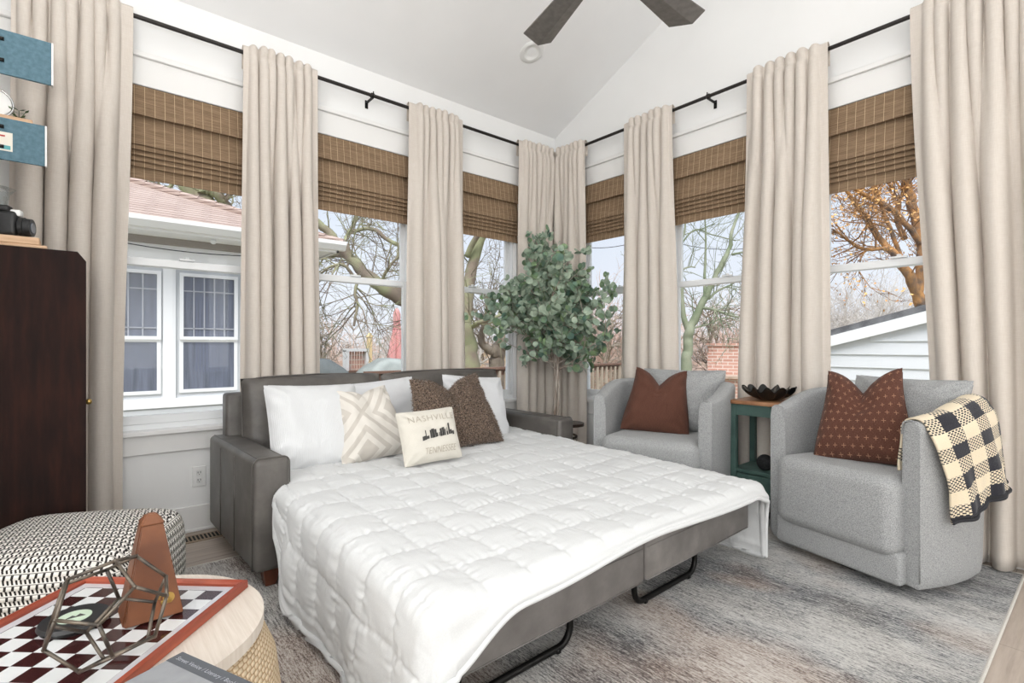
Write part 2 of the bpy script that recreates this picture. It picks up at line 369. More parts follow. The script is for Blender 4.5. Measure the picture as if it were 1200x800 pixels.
def box(bm, x0, x1, y0, y1, z0, z1, bev=0, seg=2, mat=None):
    r = bmesh.ops.create_cube(bm, size=1)
    vs = r['verts']
    for v in vs:
        v.co = V(((x0+x1)/2+v.co.x*(x1-x0), (y0+y1)/2+v.co.y*(y1-y0), (z0+z1)/2+v.co.z*(z1-z0)))
    if mat is not None: bmesh.ops.transform(bm, matrix=mat, verts=vs)
    if bev:
        es = list({e for v in vs for e in v.link_edges})
        bmesh.ops.bevel(bm, geom=es, offset=bev, segments=seg, profile=.5, affect='EDGES')
    return bm
def cyl(bm, c, r, h, seg=24, r2=None, mat=None):
    m = Matrix.Translation(V(c)+V((0, 0, h/2)))
    if mat is not None: m = mat @ m
    bmesh.ops.create_cone(bm, cap_ends=True, segments=seg, radius1=r, radius2=r if r2 is None else r2, depth=h, matrix=m); return bm
def sph(bm, c, r, seg=16, sc=(1, 1, 1)):
    bmesh.ops.create_uvsphere(bm, u_segments=seg, v_segments=seg//2+2, radius=r, matrix=Matrix.Translation(c) @ Matrix.Diagonal((*sc, 1))); return bm
def tube(bm, pts, r, seg=8, closed=False, caps=True):
    pts = [V(p) for p in pts]; n = len(pts); rs = r if isinstance(r, (list, tuple)) else [r]*n
    rings = []; up = None
    for i, p in enumerate(pts):
        a = pts[(i-1) % n] if (closed or i > 0) else p; b = pts[(i+1) % n] if (closed or i < n-1) else p
        t = (b-a).normalized() if (b-a).length > 1e-9 else V((0, 0, 1))
        if up is None:
            up = t.orthogonal().normalized()
        else:
            up = up-t*up.dot(t); up = up.normalized() if up.length > 1e-6 else t.orthogonal().normalized()
        sd = t.cross(up)
        rings.append([bm.verts.new(p+(up*cos(2*pi*k/seg)+sd*sin(2*pi*k/seg))*rs[i]) for k in range(seg)])
    for i in range(n if closed else n-1):
        A, C = rings[i], rings[(i+1) % n]
        for k in range(seg): bm.faces.new((A[k], A[(k+1) % seg], C[(k+1) % seg], C[k]))
    if caps and not closed:
        bm.faces.new(rings[0][::-1]); bm.faces.new(rings[-1])
    return bm
def prism(bm, poly, axis, a, b):
    """poly of 2-D points extruded from a to b; axis 'x': points are (y,z), 'y': (x,z), 'z': (x,y)"""
    f = {'x': lambda p, t: (t, p[0], p[1]), 'y': lambda p, t: (p[0], t, p[1]), 'z': lambda p, t: (p[0], p[1], t)}[axis]
    A = [bm.verts.new(f(p, a)) for p in poly]; C = [bm.verts.new(f(p, b)) for p in poly]; n = len(poly)
    bm.faces.new(A); bm.faces.new(C[::-1])
    for i in range(n): bm.faces.new((A[i], A[(i+1) % n], C[(i+1) % n], C[i]))
    return bm
def lathe(name, prof, mat, parent=None, seg=40, c=(0, 0, 0), smooth=True, close=False):
    vs, fs, uv = [], [], []; n = len(prof); L = [0]
    for i in range(1, n): L.append(L[-1]+hypot(prof[i][0]-prof[i-1][0], prof[i][1]-prof[i-1][1]))
    R = max(p[0] for p in prof)
    for k in range(seg+1):
        a = 2*pi*k/seg
        for i, (r, z) in enumerate(prof):
            vs.append((c[0]+r*cos(a), c[1]+r*sin(a), c[2]+z)); uv.append((R*a, L[i]))
    for k in range(seg):
        for i in range(n-1): fs.append((k*n+i, (k+1)*n+i, (k+1)*n+i+1, k*n+i+1))
    return raw(name, vs, fs, mat, parent, smooth, uv)
def smooth01(x): x = max(0, min(1, x)); return x*x*(3-2*x)
def nz(x, y=0, z=0): return noise.noise(V((x, y, z)))
def struct(o): o['kind'] = 'structure'; return o
#@@STRUCTURE
# ================================================================ THE ROOM
def ceil_z(y): return 3.12+.466*(WA-y) if y > .6 else 3.12+.466*(WA-.6)-.466*(.6-y)
T = .16
bm = B(); box(bm, XW-T, WB+T, YS-T, WA+T, -.12, 0); struct(obj('floor', bm, M['floor']))
bm = B()
prism(bm, [(WA+T, ceil_z(WA+T)), (.6, ceil_z(.6)), (YS-T, ceil_z(YS-T)), (YS-T, ceil_z(YS-T)+.15), (.6, ceil_z(.6)+.15), (WA+T, ceil_z(WA+T)+.15)], 'x', XW-T, WB+T)
struct(obj('ceiling', bm, M['ceiling']))
bm = B()                                                   # sofa wall with three openings
xs = [XW-T, winA[0][0], winA[0][1], winA[1][0], winA[1][1], winA[2][0], winA[2][1], WB+T]
for i in range(0, 8, 2): box(bm, xs[i], xs[i+1], WA, WA+T, ZS, ZH)
box(bm, XW-T, WB+T, WA, WA+T, -.1, ZS); box(bm, XW-T, WB+T, WA, WA+T, ZH, 3.12)
struct(obj('wall_north', bm, M['wall']))
bm = B()                                                   # gable wall behind the armchairs
ys = [YS-T, winB[0][0], winB[0][1], winB[1][0], winB[1][1], winB[2][0], winB[2][1], WA]
for i in range(0, 8, 2): box(bm, WB, WB+T, ys[i], ys[i+1], ZS, ZH)
box(bm, WB, WB+T, YS-T, WA, -.1, ZS)
prism(bm, [(YS-T, ZH), (WA, ZH), (WA, 3.12), (.6, ceil_z(.6)), (YS-T, ceil_z(YS-T))], 'x', WB, WB+T)
struct(obj('wall_east', bm, M['wall']))
bm = B()
prism(bm, [(YS-T, -.1), (WA, -.1), (WA, 3.12), (.6, ceil_z(.6)), (YS-T, ceil_z(YS-T))], 'x', XW-T, XW)
struct(obj('wall_west', bm, M['wall']))
bm = B(); box(bm, XW, WB, YS-T, YS, -.1, ceil_z(YS)); struct(obj('wall_south', bm, M['wall']))
bm = B(); prism(bm, [(1.95, 0), (WA, 0), (WA, 3.12), (1.95, ceil_z(1.95))], 'x', -.75, -.62); struct(obj('wall_left', bm, M['wall']))
# trims: header board with cap, stool, apron and baseboard run along both window walls
def run(i, z0, z1, d, a0, b0):
    bm = B(); box(bm, -.62, WB-.0, WA-d, WA, z0, z1, .003, 1); struct(obj('trim_%d' % i, bm, M['trim']))
    bm = B(); box(bm, WB-d, WB, YS, WA-d, z0, z1, .003, 1); struct(obj('trim_%d' % (i+1), bm, M['trim']))
run(1, ZH, 2.715, .02, 0, 0); run(3, 2.715, 2.745, .038, 0, 0)
run(5, .595, ZS, .05, 0, 0); run(7, .485, .595, .02, 0, 0)
for side, rect in (('north', (-.62, WB, WA-.018, WA)), ('east', (WB-.018, WB, YS, WA-.018))):
    bm = B(); box(bm, *rect, 0, .15, .003, 1)
    if side == 'north': box(bm, -.62, WB, WA-.035, WA-.018, 0, .02, .006, 2)
    else: box(bm, WB-.035, WB-.018, YS, WA-.035, 0, .02, .006, 2)
    struct(obj('baseboard_'+side, bm, M['trim']))
# windows: frame, two sashes, meeting rail and the panes, local x along the wall, local y outwards
def window(i, a, b, wall):
    w = b-a
    root = empty('window_%d' % i, (a, WA, 0) if wall == 'A' else (WB, b, 0), 0 if wall == 'A' else -pi/2); struct(root)
    bm = B()
    for x0, x1 in ((0, .03), (w-.03, w)): box(bm, x0, x1, .04, .13, ZS, ZH)
    box(bm, .03, w-.03, .04, .13, ZS, ZS+.03); box(bm, .03, w-.03, .04, .13, ZH-.03, ZH)
    obj('window_frame', bm, M['vinyl'], root)
    def sash(nm, z0, z1, y0, mr):
        bm = B(); s = .035
        for x0, x1 in ((.03, .03+s), (w-.03-s, w-.03)): box(bm, x0, x1, y0, y0+.03, z0, z1, .003, 1)
        box(bm, .03+s, w-.03-s, y0, y0+.03, z0, z0+(.05 if not mr else .04), .003, 1); box(bm, .03+s, w-.03-s, y0, y0+.03, z1-.045, z1, .003, 1)
        o = obj(nm, bm, M['vinyl'], root)
        bm = B(); box(bm, .03+s, w-.03-s, y0+.012, y0+.016, z0+.04, z1-.04); obj('pane', bm, M['glass'], o); return o
    lo = sash('lower_sash', ZS+.03, 1.605, .05, False)
    sash('upper_sash', 1.56, ZH-.03, .085, True)
    bm = B(); box(bm, w/2-.04, w/2+.04, .035, .055, 1.605, 1.617, .003, 1); cyl(bm, (w/2, .045, 1.617), .012, .01, 12); obj('sash_lock', bm, M['vinyl'], lo, 'auto')
    bm = B()
    for x0, x1 in ((-.004, 0.012), (w-.012, w+.004)): box(bm, x0, x1, 0, .05, ZS, ZH)
    obj('jamb', bm, M['trim'], root)
for i, (a, b) in enumerate(winA): window(i+1, a, b, 'A')
for i, (a, b) in enumerate(winB[::-1]): window(i+4, a, b, 'B')
# roman shades
def shade(a, b, wall, label):
    w = b-a-.012
    root = empty('bamboo_roman_shade', (a+.006, WA-.002, 0) if wall == 'A' else (WB-.002, b-.006, 0), 0 if wall == 'A' else -pi/2)
    tag(root, label, 'window shade', 'woven bamboo roman shades')
    bm = B(); box(bm, .004, w-.004, -.02, .03, 2.53, 2.556); obj('head_rail', bm, M['rod'], root)
    bm = B(); prism(bm, [(-.024, 2.552), (-.046, 2.385), (-.040, 2.383), (-.018, 2.552)], 'x', 0, w); obj('valance', bm, M['blind'], root)
    bm = B()
    def fold(z1, z0, yo, bul):
        pts = []
        for k in range(9):
            t = k/8; pts.append((yo-bul*sin(pi*t)**.7-.004*t, z1+(z0-z1)*t))
        back = [(p[0]+.004, p[1]) for p in pts[::-1]]
        prism(bm, pts+back, 'x', .003, w-.003)
    def slab(z1, z0, ya, yb): prism(bm, [(ya, z1), (yb, z0), (yb+.005, z0), (ya+.005, z1)], 'x', .003, w-.003)
    slab(2.41, 2.222, -.008, -.034)
    for k in range(4): slab(2.235-.030*k, 2.190-.030*k, -.012, -.040+.004*k)
    slab(2.115, 2.034, -.006, -.020)
    obj('folded_panel', bm, M['blind'], root, 'auto')
for (a, b), l in zip(winA, ('brown woven roman shade in the leftmost window, above the neighbour house roof', 'brown woven roman shade above the mossy tree limb, middle window of the sofa wall', 'brown woven roman shade just left of the corner curtains')):
    shade(a, b, 'A', l)
for (a, b), l in zip(winB, ('brown woven roman shade in the rightmost window, above the orange tree', 'brown woven roman shade in the window between the two armchairs, above the green trunk', 'brown woven roman shade just right of the corner curtains')):
    shade(a, b, 'B', l)
# curtain rods
def rod(wall, s0, s1, label):
    root = empty('curtain_rod', (s0, WA, 2.895) if wall == 'A' else (WB, s1, 2.895), 0 if wall == 'A' else -pi/2); tag(root, label, 'curtain rod', 'curtain rods')
    L = s1-s0; bm = B(); tube(bm, [(0, -.1, 0), (L, -.1, 0)], .0125, 12); obj('pole', bm, M['rod'], root, 'auto')
    for q in ([1.62-s0] if wall == 'A' else [s1-1.905]):
        bm = B(); box(bm, q-.008, q+.008, -.11, 0, -.022, -.014); box(bm, q-.012, q+.012, -.006, 0, -.06, .0, .002, 1)
        tube(bm, [(q, -.1+.018*cos(t), .018*sin(t)) for t in [pi*k/8-pi for k in range(9)]], .004, 6); tube(bm, [(q, -.118, 0), (q, -.118, .022)], .004, 6)
        obj('bracket', bm, M['black'], root, 'auto')
        bm = B(); box(bm, q-.0145, q+.0145, -.1145, -.0855, -.0145, .0145, .004, 1); obj('joint_collar', bm, M['rod'], root)
rod('A', -.45, 3.46, 'thin black curtain rod along the sofa wall, left of the corner')
rod('B', .1, 3.45, 'thin black curtain rod along the armchair wall, right of the corner')
# curtains
def curtain(wall, t0, t1, b0, b1, nt_, nb, seed, label, depth=.045, off=0.0):
    """t0,t1 = extent at the rod; b0,b1 = extent at the hem, coordinate along the wall"""
    rnd = random.Random(seed); NU, NV = 300, 46; ztop, zb = 2.93, .025
    rows = [(2.80, 0, -1), (2.85, 0, -1), (2.89, 0, -1), (2.925, 0, -1)]          # back of the rod pocket, top, then the face
    for z in (2.935, 2.925, 2.913, 2.902, 2.892, 2.882, 2.872, 2.86, 2.845, 2.825, 2.80): rows.append((z, (2.935-z)/2.91, 1))
    for j in range(1, NV+1):
        v = .0464+(1-.0464)*(j/NV)**1.1; rows.append((2.935-2.91*v, v, 1))
    ph = [rnd.uniform(0, 6.28) for _ in range(6)]
    e0, e1 = rnd.uniform(.05, .13), rnd.uniform(.05, .13)
    tops = [(i+.5+rnd.uniform(-.16, .16))/nt_*(1-e0-e1)+e0 for i in range(nt_)]
    ta = [rnd.uniform(.75, 1.25) for _ in tops]
    bots = [(i+.5+rnd.uniform(-.22, .22))/nb*(1-.5*(e0+e1))+.5*e0 for i in range(nb)]; ba = [rnd.uniform(.7, 1.3) for _ in bots]
    def ridge(u, cs, am, wd):
        h = l = 0
        for c, a in zip(cs, am):
            x = (u-c)/wd; g = exp(-x*x); h += a*g; l += a*x*g
        return h, l
    vs, fs = [], []; W_ = abs(t1-t0); sg_ = 1
    wt, wb = .23/nt_, .25/nb
    for z, v, lay in rows:
        w = smooth01((v-.02)/.40)
        for i in range(NU+1):
            u = i/NU; ud = u+.012*sin(2.5*v+ph[0])*w
            h1, l1 = ridge(u, tops, ta, wt); h2, l2 = ridge(ud, bots, ba, wb*(1+.15*sin(3*v+ph[1])))
            A1 = .044*(.70+.30*smooth01(v/.06)); A2 = depth*1.75
            pin = 1-.35*exp(-((z-2.878)/.016)**2)
            o_ = (h1*A1*pin)*(1-w)+(h2*A2-.35*depth)*w+.0035*sin(9*v+11*u+ph[2])*w
            lat = (l1*A1*.62*(1-w)+l2*A2*.50*w)/max(W_, .2)
            e = smooth01(min(u, 1-u)/.05); uu = u+lat*e
            top = t0+(t1-t0)*uu; bot = b0+(b1-b0)*uu; s = top+(bot-top)*smooth01(v*1.15)
            if lay < 0: y = -(.1-.0155)+.004*sin(40*u)
            else: y = -(.1+.0155*(1-w)+.012*w)-o_
            if lay > 0 and z > 2.93: y += .010
            zz = z+(.014*h1 if z > 2.9 else 0)
            if v > .97: zz += .006*sin(nb*6.28*u+ph[3])
            vs.append((s, y, zz))
    n = NU+1
    for j in range(len(rows)-1):
        for i in range(NU): fs.append((j*n+i, j*n+i+1, (j+1)*n+i+1, (j+1)*n+i))
    if wall == 'A': vv = [(s, WA+y, z) for s, y, z in vs]; c = ((t0+t1)/2, WA-.1, 0)
    else: vv = [(WB+y, s, z) for s, y, z in vs]; c = (WB-.1, (t0+t1)/2, 0)
    vv = [(a-c[0], b-c[1], z) for a, b, z in vv]
    o = raw('linen_curtain', vv, fs, M['curtain']); o.location = c
    tag(o, label, 'curtain', 'beige linen curtain panels')
    m = o.modifiers.new('thick', 'SOLIDIFY'); m.thickness = .0025
    return o
curtain('A', -.24, .235, -.26, .19, 7, 4, 3, 'beige linen curtain at far left behind the dark cabinet', .060)
curtain('A', .775, 1.225, .76, 1.25, 7, 5, 11, 'beige linen curtain between the neighbour house window and the mossy limb window')
curtain('A', 1.905, 2.395, 1.89, 2.42, 7, 4, 8, 'beige linen curtain on the sofa wall just right of the pink umbrella')
curtain('A', 3.0, 3.46, 2.99, 3.46, 7, 4, 21, 'beige linen curtain left of the room corner, behind the eucalyptus tree', .035)
curtain('B', 3.46, 3.07, 3.47, 3.06, 6, 4, 33, 'beige linen curtain right of the room corner, behind the eucalyptus tree', .035)
curtain('B', 2.64, 2.19, 2.68, 2.14, 6, 4, 42, 'beige linen curtain behind the far armchair, left of the green trunk window')
curtain('B', 1.62, 1.13, 1.69, 1.12, 6, 5, 55, 'beige linen curtain behind the green side table, between the armchairs')
curtain('B', .73, .18, .64, .17, 7, 4, 65, 'beige linen curtain at far right behind the near armchair', .05)
# ceiling light, outlet, floor register
root = empty('recessed_ceiling_light', (2.717, 2.966, ceil_z(2.966)))
root.rotation_euler = (math.atan(-.466), 0, 0); tag(root, 'white round recessed light flush in the sloped ceiling', 'ceiling light')
lathe('trim_ring', [(.065, -.004), (.095, -.006), (.098, -.002), (.098, .0)], M['white'], root)
lathe('lens', [(0.0001, .002), (.060, -.001), (.064, -.005)], M['white'], root)
root = empty('wall_outlet', (.56, WA-.001, .32)); tag(root, 'white double wall outlet left of the sofa arm', 'outlet')
bm = B(); box(bm, -.036, .036, -.007, 0, -.06, .06, .003, 2); obj('cover_plate', bm, M['white'], root)
for z in (-.022, .022):
    bm = B(); box(bm, -.014, .014, -.011, -.006, z-.015, z+.015, .004, 2); s_ = obj('socket', bm, M['white'], root)
    bm = B(); box(bm, -.008, -.005, -.0118, -.0105, z-.003, z+.008); box(bm, .005, .008, -.0118, -.0105, z-.003, z+.008); cyl(bm, (0, 0, 0), .0025, .0015, 8, mat=Matrix.Translation((0, -.0105, z-.009)) @ Matrix.Rotation(pi/2, 4, 'X')); obj('slots', bm, M['darkslot'], s_)
root = empty('floor_register', (.53, 3.40, 0)); tag(root, 'tan metal floor vent by the wall left of the sofa', 'floor vent')
bm = B(); box(bm, -.16, .16, -.06, .06, 0, .005, .002, 1); obj('grille', bm, M['vent'], root)
bm = B()
for k in range(15): box(bm, -.135+k*.0193-.005, -.135+k*.0193+.005, -.04, .04, .0045, .0062)
obj('slots', bm, M['darkslot'], root)
# rug
bm = B(); box(bm, -.22, 3.44, .29, 2.95, .0005, .011, .003, 1)
rg = empty('area_rug', (0, 0, 0)); tag(rg, 'large grey, cream and blush streaked rug under the bed and armchairs', 'rug')
obj('pile', bm, M['rug'], rg)
M['binding'] = fabric('cream_rug_binding', (196, 192, 184), (212, 208, 200), 400)
bm = B()
for p in ([(-.22, .288, .007), (3.44, .288, .007)], [(3.442, .288, .007), (3.442, 2.95, .007)], [(-.22, 2.952, .007), (3.44, 2.952, .007)], [(-.222, .288, .007), (-.222, 2.95, .007)]): tube(bm, p, .006, 8)
obj('binding', bm, M['binding'], rg)
#@@FURN
# ================================================================ SOFA BED
sofa = empty('sofa_bed', (1.645, 2.47, 0), RD(1.2)); tag(sofa, 'grey leather sofa with its bed platform pulled out', 'sofa bed')
def arm(sx):
    bm = B(); x0, x1 = (-1.05, -.895) if sx < 0 else (.895, 1.05)
    box(bm, x0, x1, 0, .90, .09, .592, .028, 5); o = obj('arm', bm, M['leather'], sofa, 'auto')
    bm = B(); e = .003; r = .028
    prof = [(x0-e+.001, .10), (x0-e, .59-r)]+[(x0+r-(r+e)*cos(a), .592-r+(r+e)*sin(a)) for a in [pi/2*k/5 for k in range(1, 6)]]+[(x1-r+(r+e)*sin(a), .592-r+(r+e)*cos(a)) for a in [pi/2*k/5 for k in range(0, 6)]]+[(x1+e-.001, .10)]
    tube(bm, [(x, .028, z) for x, z in prof], .0035, 6)
    for yy in (.34, .62): tube(bm, [(x0-.001 if sx < 0 else x1+.001, yy, z) for z in (.10, .56)], .003, 5)
    for xx in (x0+.024, x1-.024): tube(bm, [(xx, y, .5925) for y in (.03, .3, .6, .88)], .002, 5)
    obj('piping', bm, M['leather'], o, True)
for s in (-1, 1): arm(s)
bm = B(); box(bm, -.985, .985, .80, .90, .09, .83, .02, 3); obj('back_frame', bm, M['leather'], sofa, 'auto')
bm = B(); box(bm, -.895, .895, .06, .80, .10, .20, .01, 1); obj('base_frame', bm, M['leather'], sofa)
for k, (x0, x1) in enumerate(((-.93, -.085), (-.075, .93))):
    bm = B(); bmesh.ops.create_grid(bm, x_segments=26, y_segments=18, size=1)
    bm.free()
    vs, fs = [], []; NU, NV = 40, 26
    for sd in (0, 1):
        for j in range(NV+1):
            for i in range(NU+1):
                u, v = -1+2*i/NU, -1+2*j/NV
                g = max(0, (1-abs(u)**7)*(1-abs(v)**6))**.5
                y = (.085+.02*nz(u*2+k*5, v*2))*g*(-1 if sd == 0 else .7)
                cr_ = .006*nz(u*7, v*5, k)+.004*nz(u*18, v*14, 3)
                vs.append(((x0+x1)/2+(x1-x0)/2*u*(1-.01*(1-v*v)), .70+y+cr_*g+(.03*v), .68+.235*v*(1+.012*sin(u*3+k))+(.012*(1-u*u) if v > 0 else 0)))
    m_ = (NU+1)*(NV+1)
    for sd in (0, 1):
        for j in range(NV):
            for i in range(NU):
                a = sd*m_+j*(NU+1)+i; fs.append((a, a+1, a+NU+2, a+NU+1) if sd == 0 else (a, a+NU+1, a+NU+2, a+1))
    o = raw('back_cushion', vs, fs, M['leather'], sofa)
    bm = B(); ring = []
    for t in range(80):
        a = 2*pi*t/80; cu, cv = cos(a), sin(a); u = math.copysign(abs(cu)**.22, cu); v = math.copysign(abs(cv)**.22, cv)
        ring.append(((x0+x1)/2+(x1-x0)/2*u*1.0, .70+.03*v-.012, .68+.235*v+(.012*(1-u*u) if v > 0 else 0)))
    tube(bm, ring, .004, 6, closed=True); obj('piping', bm, M['leather'], o, True)
def taper_leg(x, y, z1=.092, s=.045, parent=None, m=None):
    bm = B(); vs = []
    for z, h in ((.012, s*.62), (z1, s)):
        vs += [bm.verts.new((x+a*h, y+b*h, z)) for a, b in ((-1, -1), (1, -1), (1, 1), (-1, 1))]
    bm.faces.new(vs[:4]); bm.faces.new(vs[4:][::-1])
    for k in range(4): bm.faces.new((vs[k], vs[(k+1) % 4], vs[4+(k+1) % 4], vs[4+k]))
    bmesh.ops.bevel(bm, geom=bm.edges[:], offset=.003, segments=1, affect='EDGES'); return obj('leg', bm, m or M['legwood'], parent)
for x, y in ((-.97, .06), (.97, .06), (-.97, .84), (.97, .84)): taper_leg(x, y, parent=sofa, s=.036)
# pulled-out platform: two upholstered foot sections
YF = 1.165-2.47
for k, (x0, x1) in enumerate(((-.885, -.022), (-.014, .872))):
    bm = B(); box(bm, x0, x1, YF, .02, .20, .375, .012, 3)
    o = obj('foot_section', bm, M['leather2'], sofa, 'auto')
    bm = B(); tube(bm, [(x0+.01, YF-.0015, .330), (x1-.01, YF-.0015, .330)], .0022, 5)
    tube(bm, [(x0+.01, YF+.002, .203), (x1-.01, YF+.002, .203)], .003, 5); obj('seam', bm, M['leather2'], o, True)
for xa, xb in ((-.80, -.30), (.095, .585)):
    bm = B(); r = .06; yl = 1.295-2.47; pts = [(xa, yl, .21), (xa, yl, .08)]
    pts += [(xa+r-r*cos(a), yl, .026+r-r*sin(a)) for a in [pi/2*i/6 for i in range(7)]]
    pts += [(xb-r+r*sin(a), yl, .026+r-r*cos(a)) for a in [pi/2*i/6 for i in range(7)]]+[(xb, yl, .08), (xb, yl, .21)]
    tube(bm, pts, .0125, 10); box(bm, xb-.08, xb-.06, yl-.016, yl+.016, .012, .032, .004, 1); box(bm, xa+.06, xa+.08, yl-.016, yl+.016, .012, .032, .004, 1)
    obj('folding_leg', bm, M['black'], sofa, 'auto')
bm = B(); box(bm, -.875, .865, YF+.02, .62, .372, .395, .02, 3); obj('mattress', bm, M['whitecot'], sofa, 'auto')

# ---------------------------------------------------------------- comforter
def comforter():
    X0, X1 = .735, 2.535; YF_, YH = 1.155, 3.02; W_ = X1-X0; L = YH-YF_
    AL, AR, FT = .46, .47, .075
    NA, NB = 420, 330
    def top(y): return .425+(y-YF_)*.026
    P_ = []; uvw = []
    for j in range(NB+1):
        b = -FT+(L+FT)*j/NB
        for i in range(NA+1):
            a = -AL+(W_+AL+AR)*i/NA
            dx = -min(a, 0) if a < 0 else max(a-W_, 0); sx = -1 if a < 0 else 1
            y = YF_+max(b, 0)
            if dx > 0:
                if sx < 0: k = 1-smooth01((y-2.05)/.42)*.52; k *= 1-smooth01((y-2.40)/.06)*.97
                else: k = 1-smooth01((y-2.36)/.06)*.9
                dx *= k
            df = max(-b, 0)
            # foot hem droops more towards the two corners
            cl = smooth01((.26-a)/.30)**1.3 if a > 0 else 1
            crr = smooth01((a-W_+.10)/.12)
            df *= 1+1.6*cl+.5*crr-.25*smooth01((a-1.0)/.6)+.25*sin(a*4.6+.5)
            dd = hypot(dx, df); r = .055
            cx = min(max(a, 0), W_); cy_ = max(b, 0)
            x = X0+cx; yy = YF_+cy_; z = top(yy)
            if dd > 0:
                ux, uy = sx*dx/dd, -df/dd; arc = r*pi/2
                if dd < arc: th = dd/r; o_, dz = r*sin(th), r*(1-cos(th))
                else:
                    h_ = dd-arc; o_ = r+.10*h_; dz = r+h_*.98
                    rip = smooth01(h_/.2)
                    o_ += rip*(.012*sin((yy if dx > df else x)*13+1.5*sin(yy*5))+.005*sin(yy*29+2))*(1 if sx < 0 else .35)
                x += ux*o_; yy += uy*o_; z -= dz
            z = max(z, .035+.012*sin(a*9))
            P_.append(V((x, yy, z))); uvw.append((a, b))
    n = NA+1
    # normals
    out = []
    qa, qb = .168, .195
    for j in range(NB+1):
        for i in range(NA+1):
            c = P_[j*n+i]; a_, b_ = uvw[j*n+i]
            du = P_[j*n+min(i+1, NA)]-P_[j*n+max(i-1, 0)]; dv = P_[min(j+1, NB)*n+i]-P_[max(j-1, 0)*n+i]
            nn = du.cross(dv)
            nn = nn.normalized() if nn.length > 1e-12 else V((0, 0, 1))
            wa = a_+.012*nz(a_*3, b_*3, 1); wb = b_+.014*nz(a_*3, b_*3, 7)
            A_ = abs(sin(pi*(wa+.03)/qa)); B_ = abs(sin(pi*(wb+.06)/qb))
            puff = (min(A_, 1)**.28)*(min(B_, 1)**.28)
            hgt = .017*puff
            near = max(exp(-(A_/.38)**2), exp(-(B_/.38)**2))
            ga = exp(-(A_/.6)**2); gb = exp(-(B_/.6)**2)
            hgt += .0060*ga*nz(a_*12, b_*55, 2)+.0060*gb*nz(a_*55, b_*12, 5)+.006*nz(a_*9, b_*9, 3)*puff+.012*nz(a_*2.2, b_*2.2, 9)
            edge = min(a_+.46, W_+.47-a_, b_+.075)
            roll = exp(-((edge-.014)/.012)**2)
            hgt = hgt*smooth01((edge-.03)/.05)+.012*roll
            out.append(c+nn*hgt)
    fs = [(j*n+i, j*n+i+1, (j+1)*n+i+1, (j+1)*n+i) for j in range(NB) for i in range(NA)]
    o = raw('comforter', out, fs, M['duvet'])
    m = o.modifiers.new('thick', 'SOLIDIFY'); m.thickness = .014; m.offset = -1
    bm = B(); loop = [out[j*n] for j in range(NB, 0, -3)]+[out[i] for i in range(0, NA+1, 2)]+[out[j*n+NA] for j in range(2, NB+1, 3)]
    tube(bm, loop, .0105, 8); obj('piping', bm, M['duvet'], o, True)
    tag(o, 'white square-quilted comforter spread over the pulled-out sofa bed', 'comforter'); return o
comforter()

# ---------------------------------------------------------------- pillows
def pillow_fn(w, h, t, chop=0, pinch=.06, seed=0, wr=.006, chopw=.3):
    def f(u, v, sd):
        g = max(0, (1-u**2*u**2)*(1-v**2*v**2))
        th = t/2*(g**.62)
        ex = w/2*u*(1-pinch*(1-u*u*.0)*(1-v*v)*abs(u)**2)
        ez = h/2*v*(1-pinch*(1-u*u)*abs(v)**2)
        if chop:
            k = exp(-(abs(u)/chopw)**1.25)*smooth01((v+.35)/1.35)
            ez -= chop*k; th *= 1-.45*k*.9
            ex *= 1-.24*smooth01((v+.9)/1.9)
        n_ = wr*nz(u*2.2+seed, v*2.2, sd*3)*g**.4+wr*.5*nz(u*6+seed, v*5, sd*5)*g**.4
        # pulled-corner creases
        cr_ = wr*.9*sin((abs(u)-abs(v))*14+seed)*smooth01((hypot(u, v)-.75)/.45)*g**.3
        y = (th+n_+cr_)*(-1 if sd == 0 else 1)
        if v < -.6: y *= 1
        return V((ex, y, ez+h/2))
    return f
def pillow(name, f, mat, loc, rz=0, lean=20, roll=0, parent=None, n_=46, seam=True, sag=0):
    vs, fs, uv = [], [], []
    for sd in (0, 1):
        for j in range(n_+1):
            for i in range(n_+1):
                u, v = sin(pi/2*(-1+2*i/n_)), sin(pi/2*(-1+2*j/n_)); p = f(u, v, sd); vs.append(p); uv.append(((u+1)/2, (v+1)/2))
    m_ = (n_+1)**2
    for sd in (0, 1):
        for j in range(n_):
            for i in range(n_):
                a = sd*m_+j*(n_+1)+i; fs.append((a, a+1, a+n_+2, a+n_+1) if sd == 0 else (a, a+n_+1, a+n_+2, a+1))
    o = raw(name, vs, fs, mat, parent, True, uv); o.location = loc
    o.rotation_euler = (Matrix.Rotation(RD(rz), 4, 'Z') @ Matrix.Rotation(-RD(lean), 4, 'X') @ Matrix.Rotation(RD(roll), 4, 'Y')).to_euler()
    if seam:
        bm = B(); ring = []
        for t in range(60):
            a = 2*pi*t/60; m2 = max(abs(cos(a)), abs(sin(a))); p = f(cos(a)/m2, sin(a)/m2, 0); p.y = 0; ring.append(p)
        tube(bm, ring, .0028, 5, closed=True); obj('edge_seam', bm, mat, o, True)
    return o
BZ = .475
p = pillow('bed_pillow', pillow_fn(.50, .47, .17, seed=2, pinch=.035, wr=.012), M['ribbed'], (.985, 2.70, BZ-.02), 2, 24, 2)
tag(p, 'large white ribbed pillow at the left end, beside the sofa arm', 'pillow', 'pillows on the sofa bed')
p = pillow('bed_pillow', pillow_fn(.52, .44, .17, seed=6, pinch=.03, wr=.012), M['whitecot'], (1.52, 2.98, BZ-.02), 0, 18, -4)
tag(p, 'white pillow mostly hidden behind the geometric and brown fur pillows', 'pillow', 'pillows on the sofa bed')
p = pillow('bed_pillow', pillow_fn(.50, .46, .16, seed=9, pinch=.04, wr=.012), M['whitecot'], (2.10, 2.80, BZ-.02), 0, 20, 5)
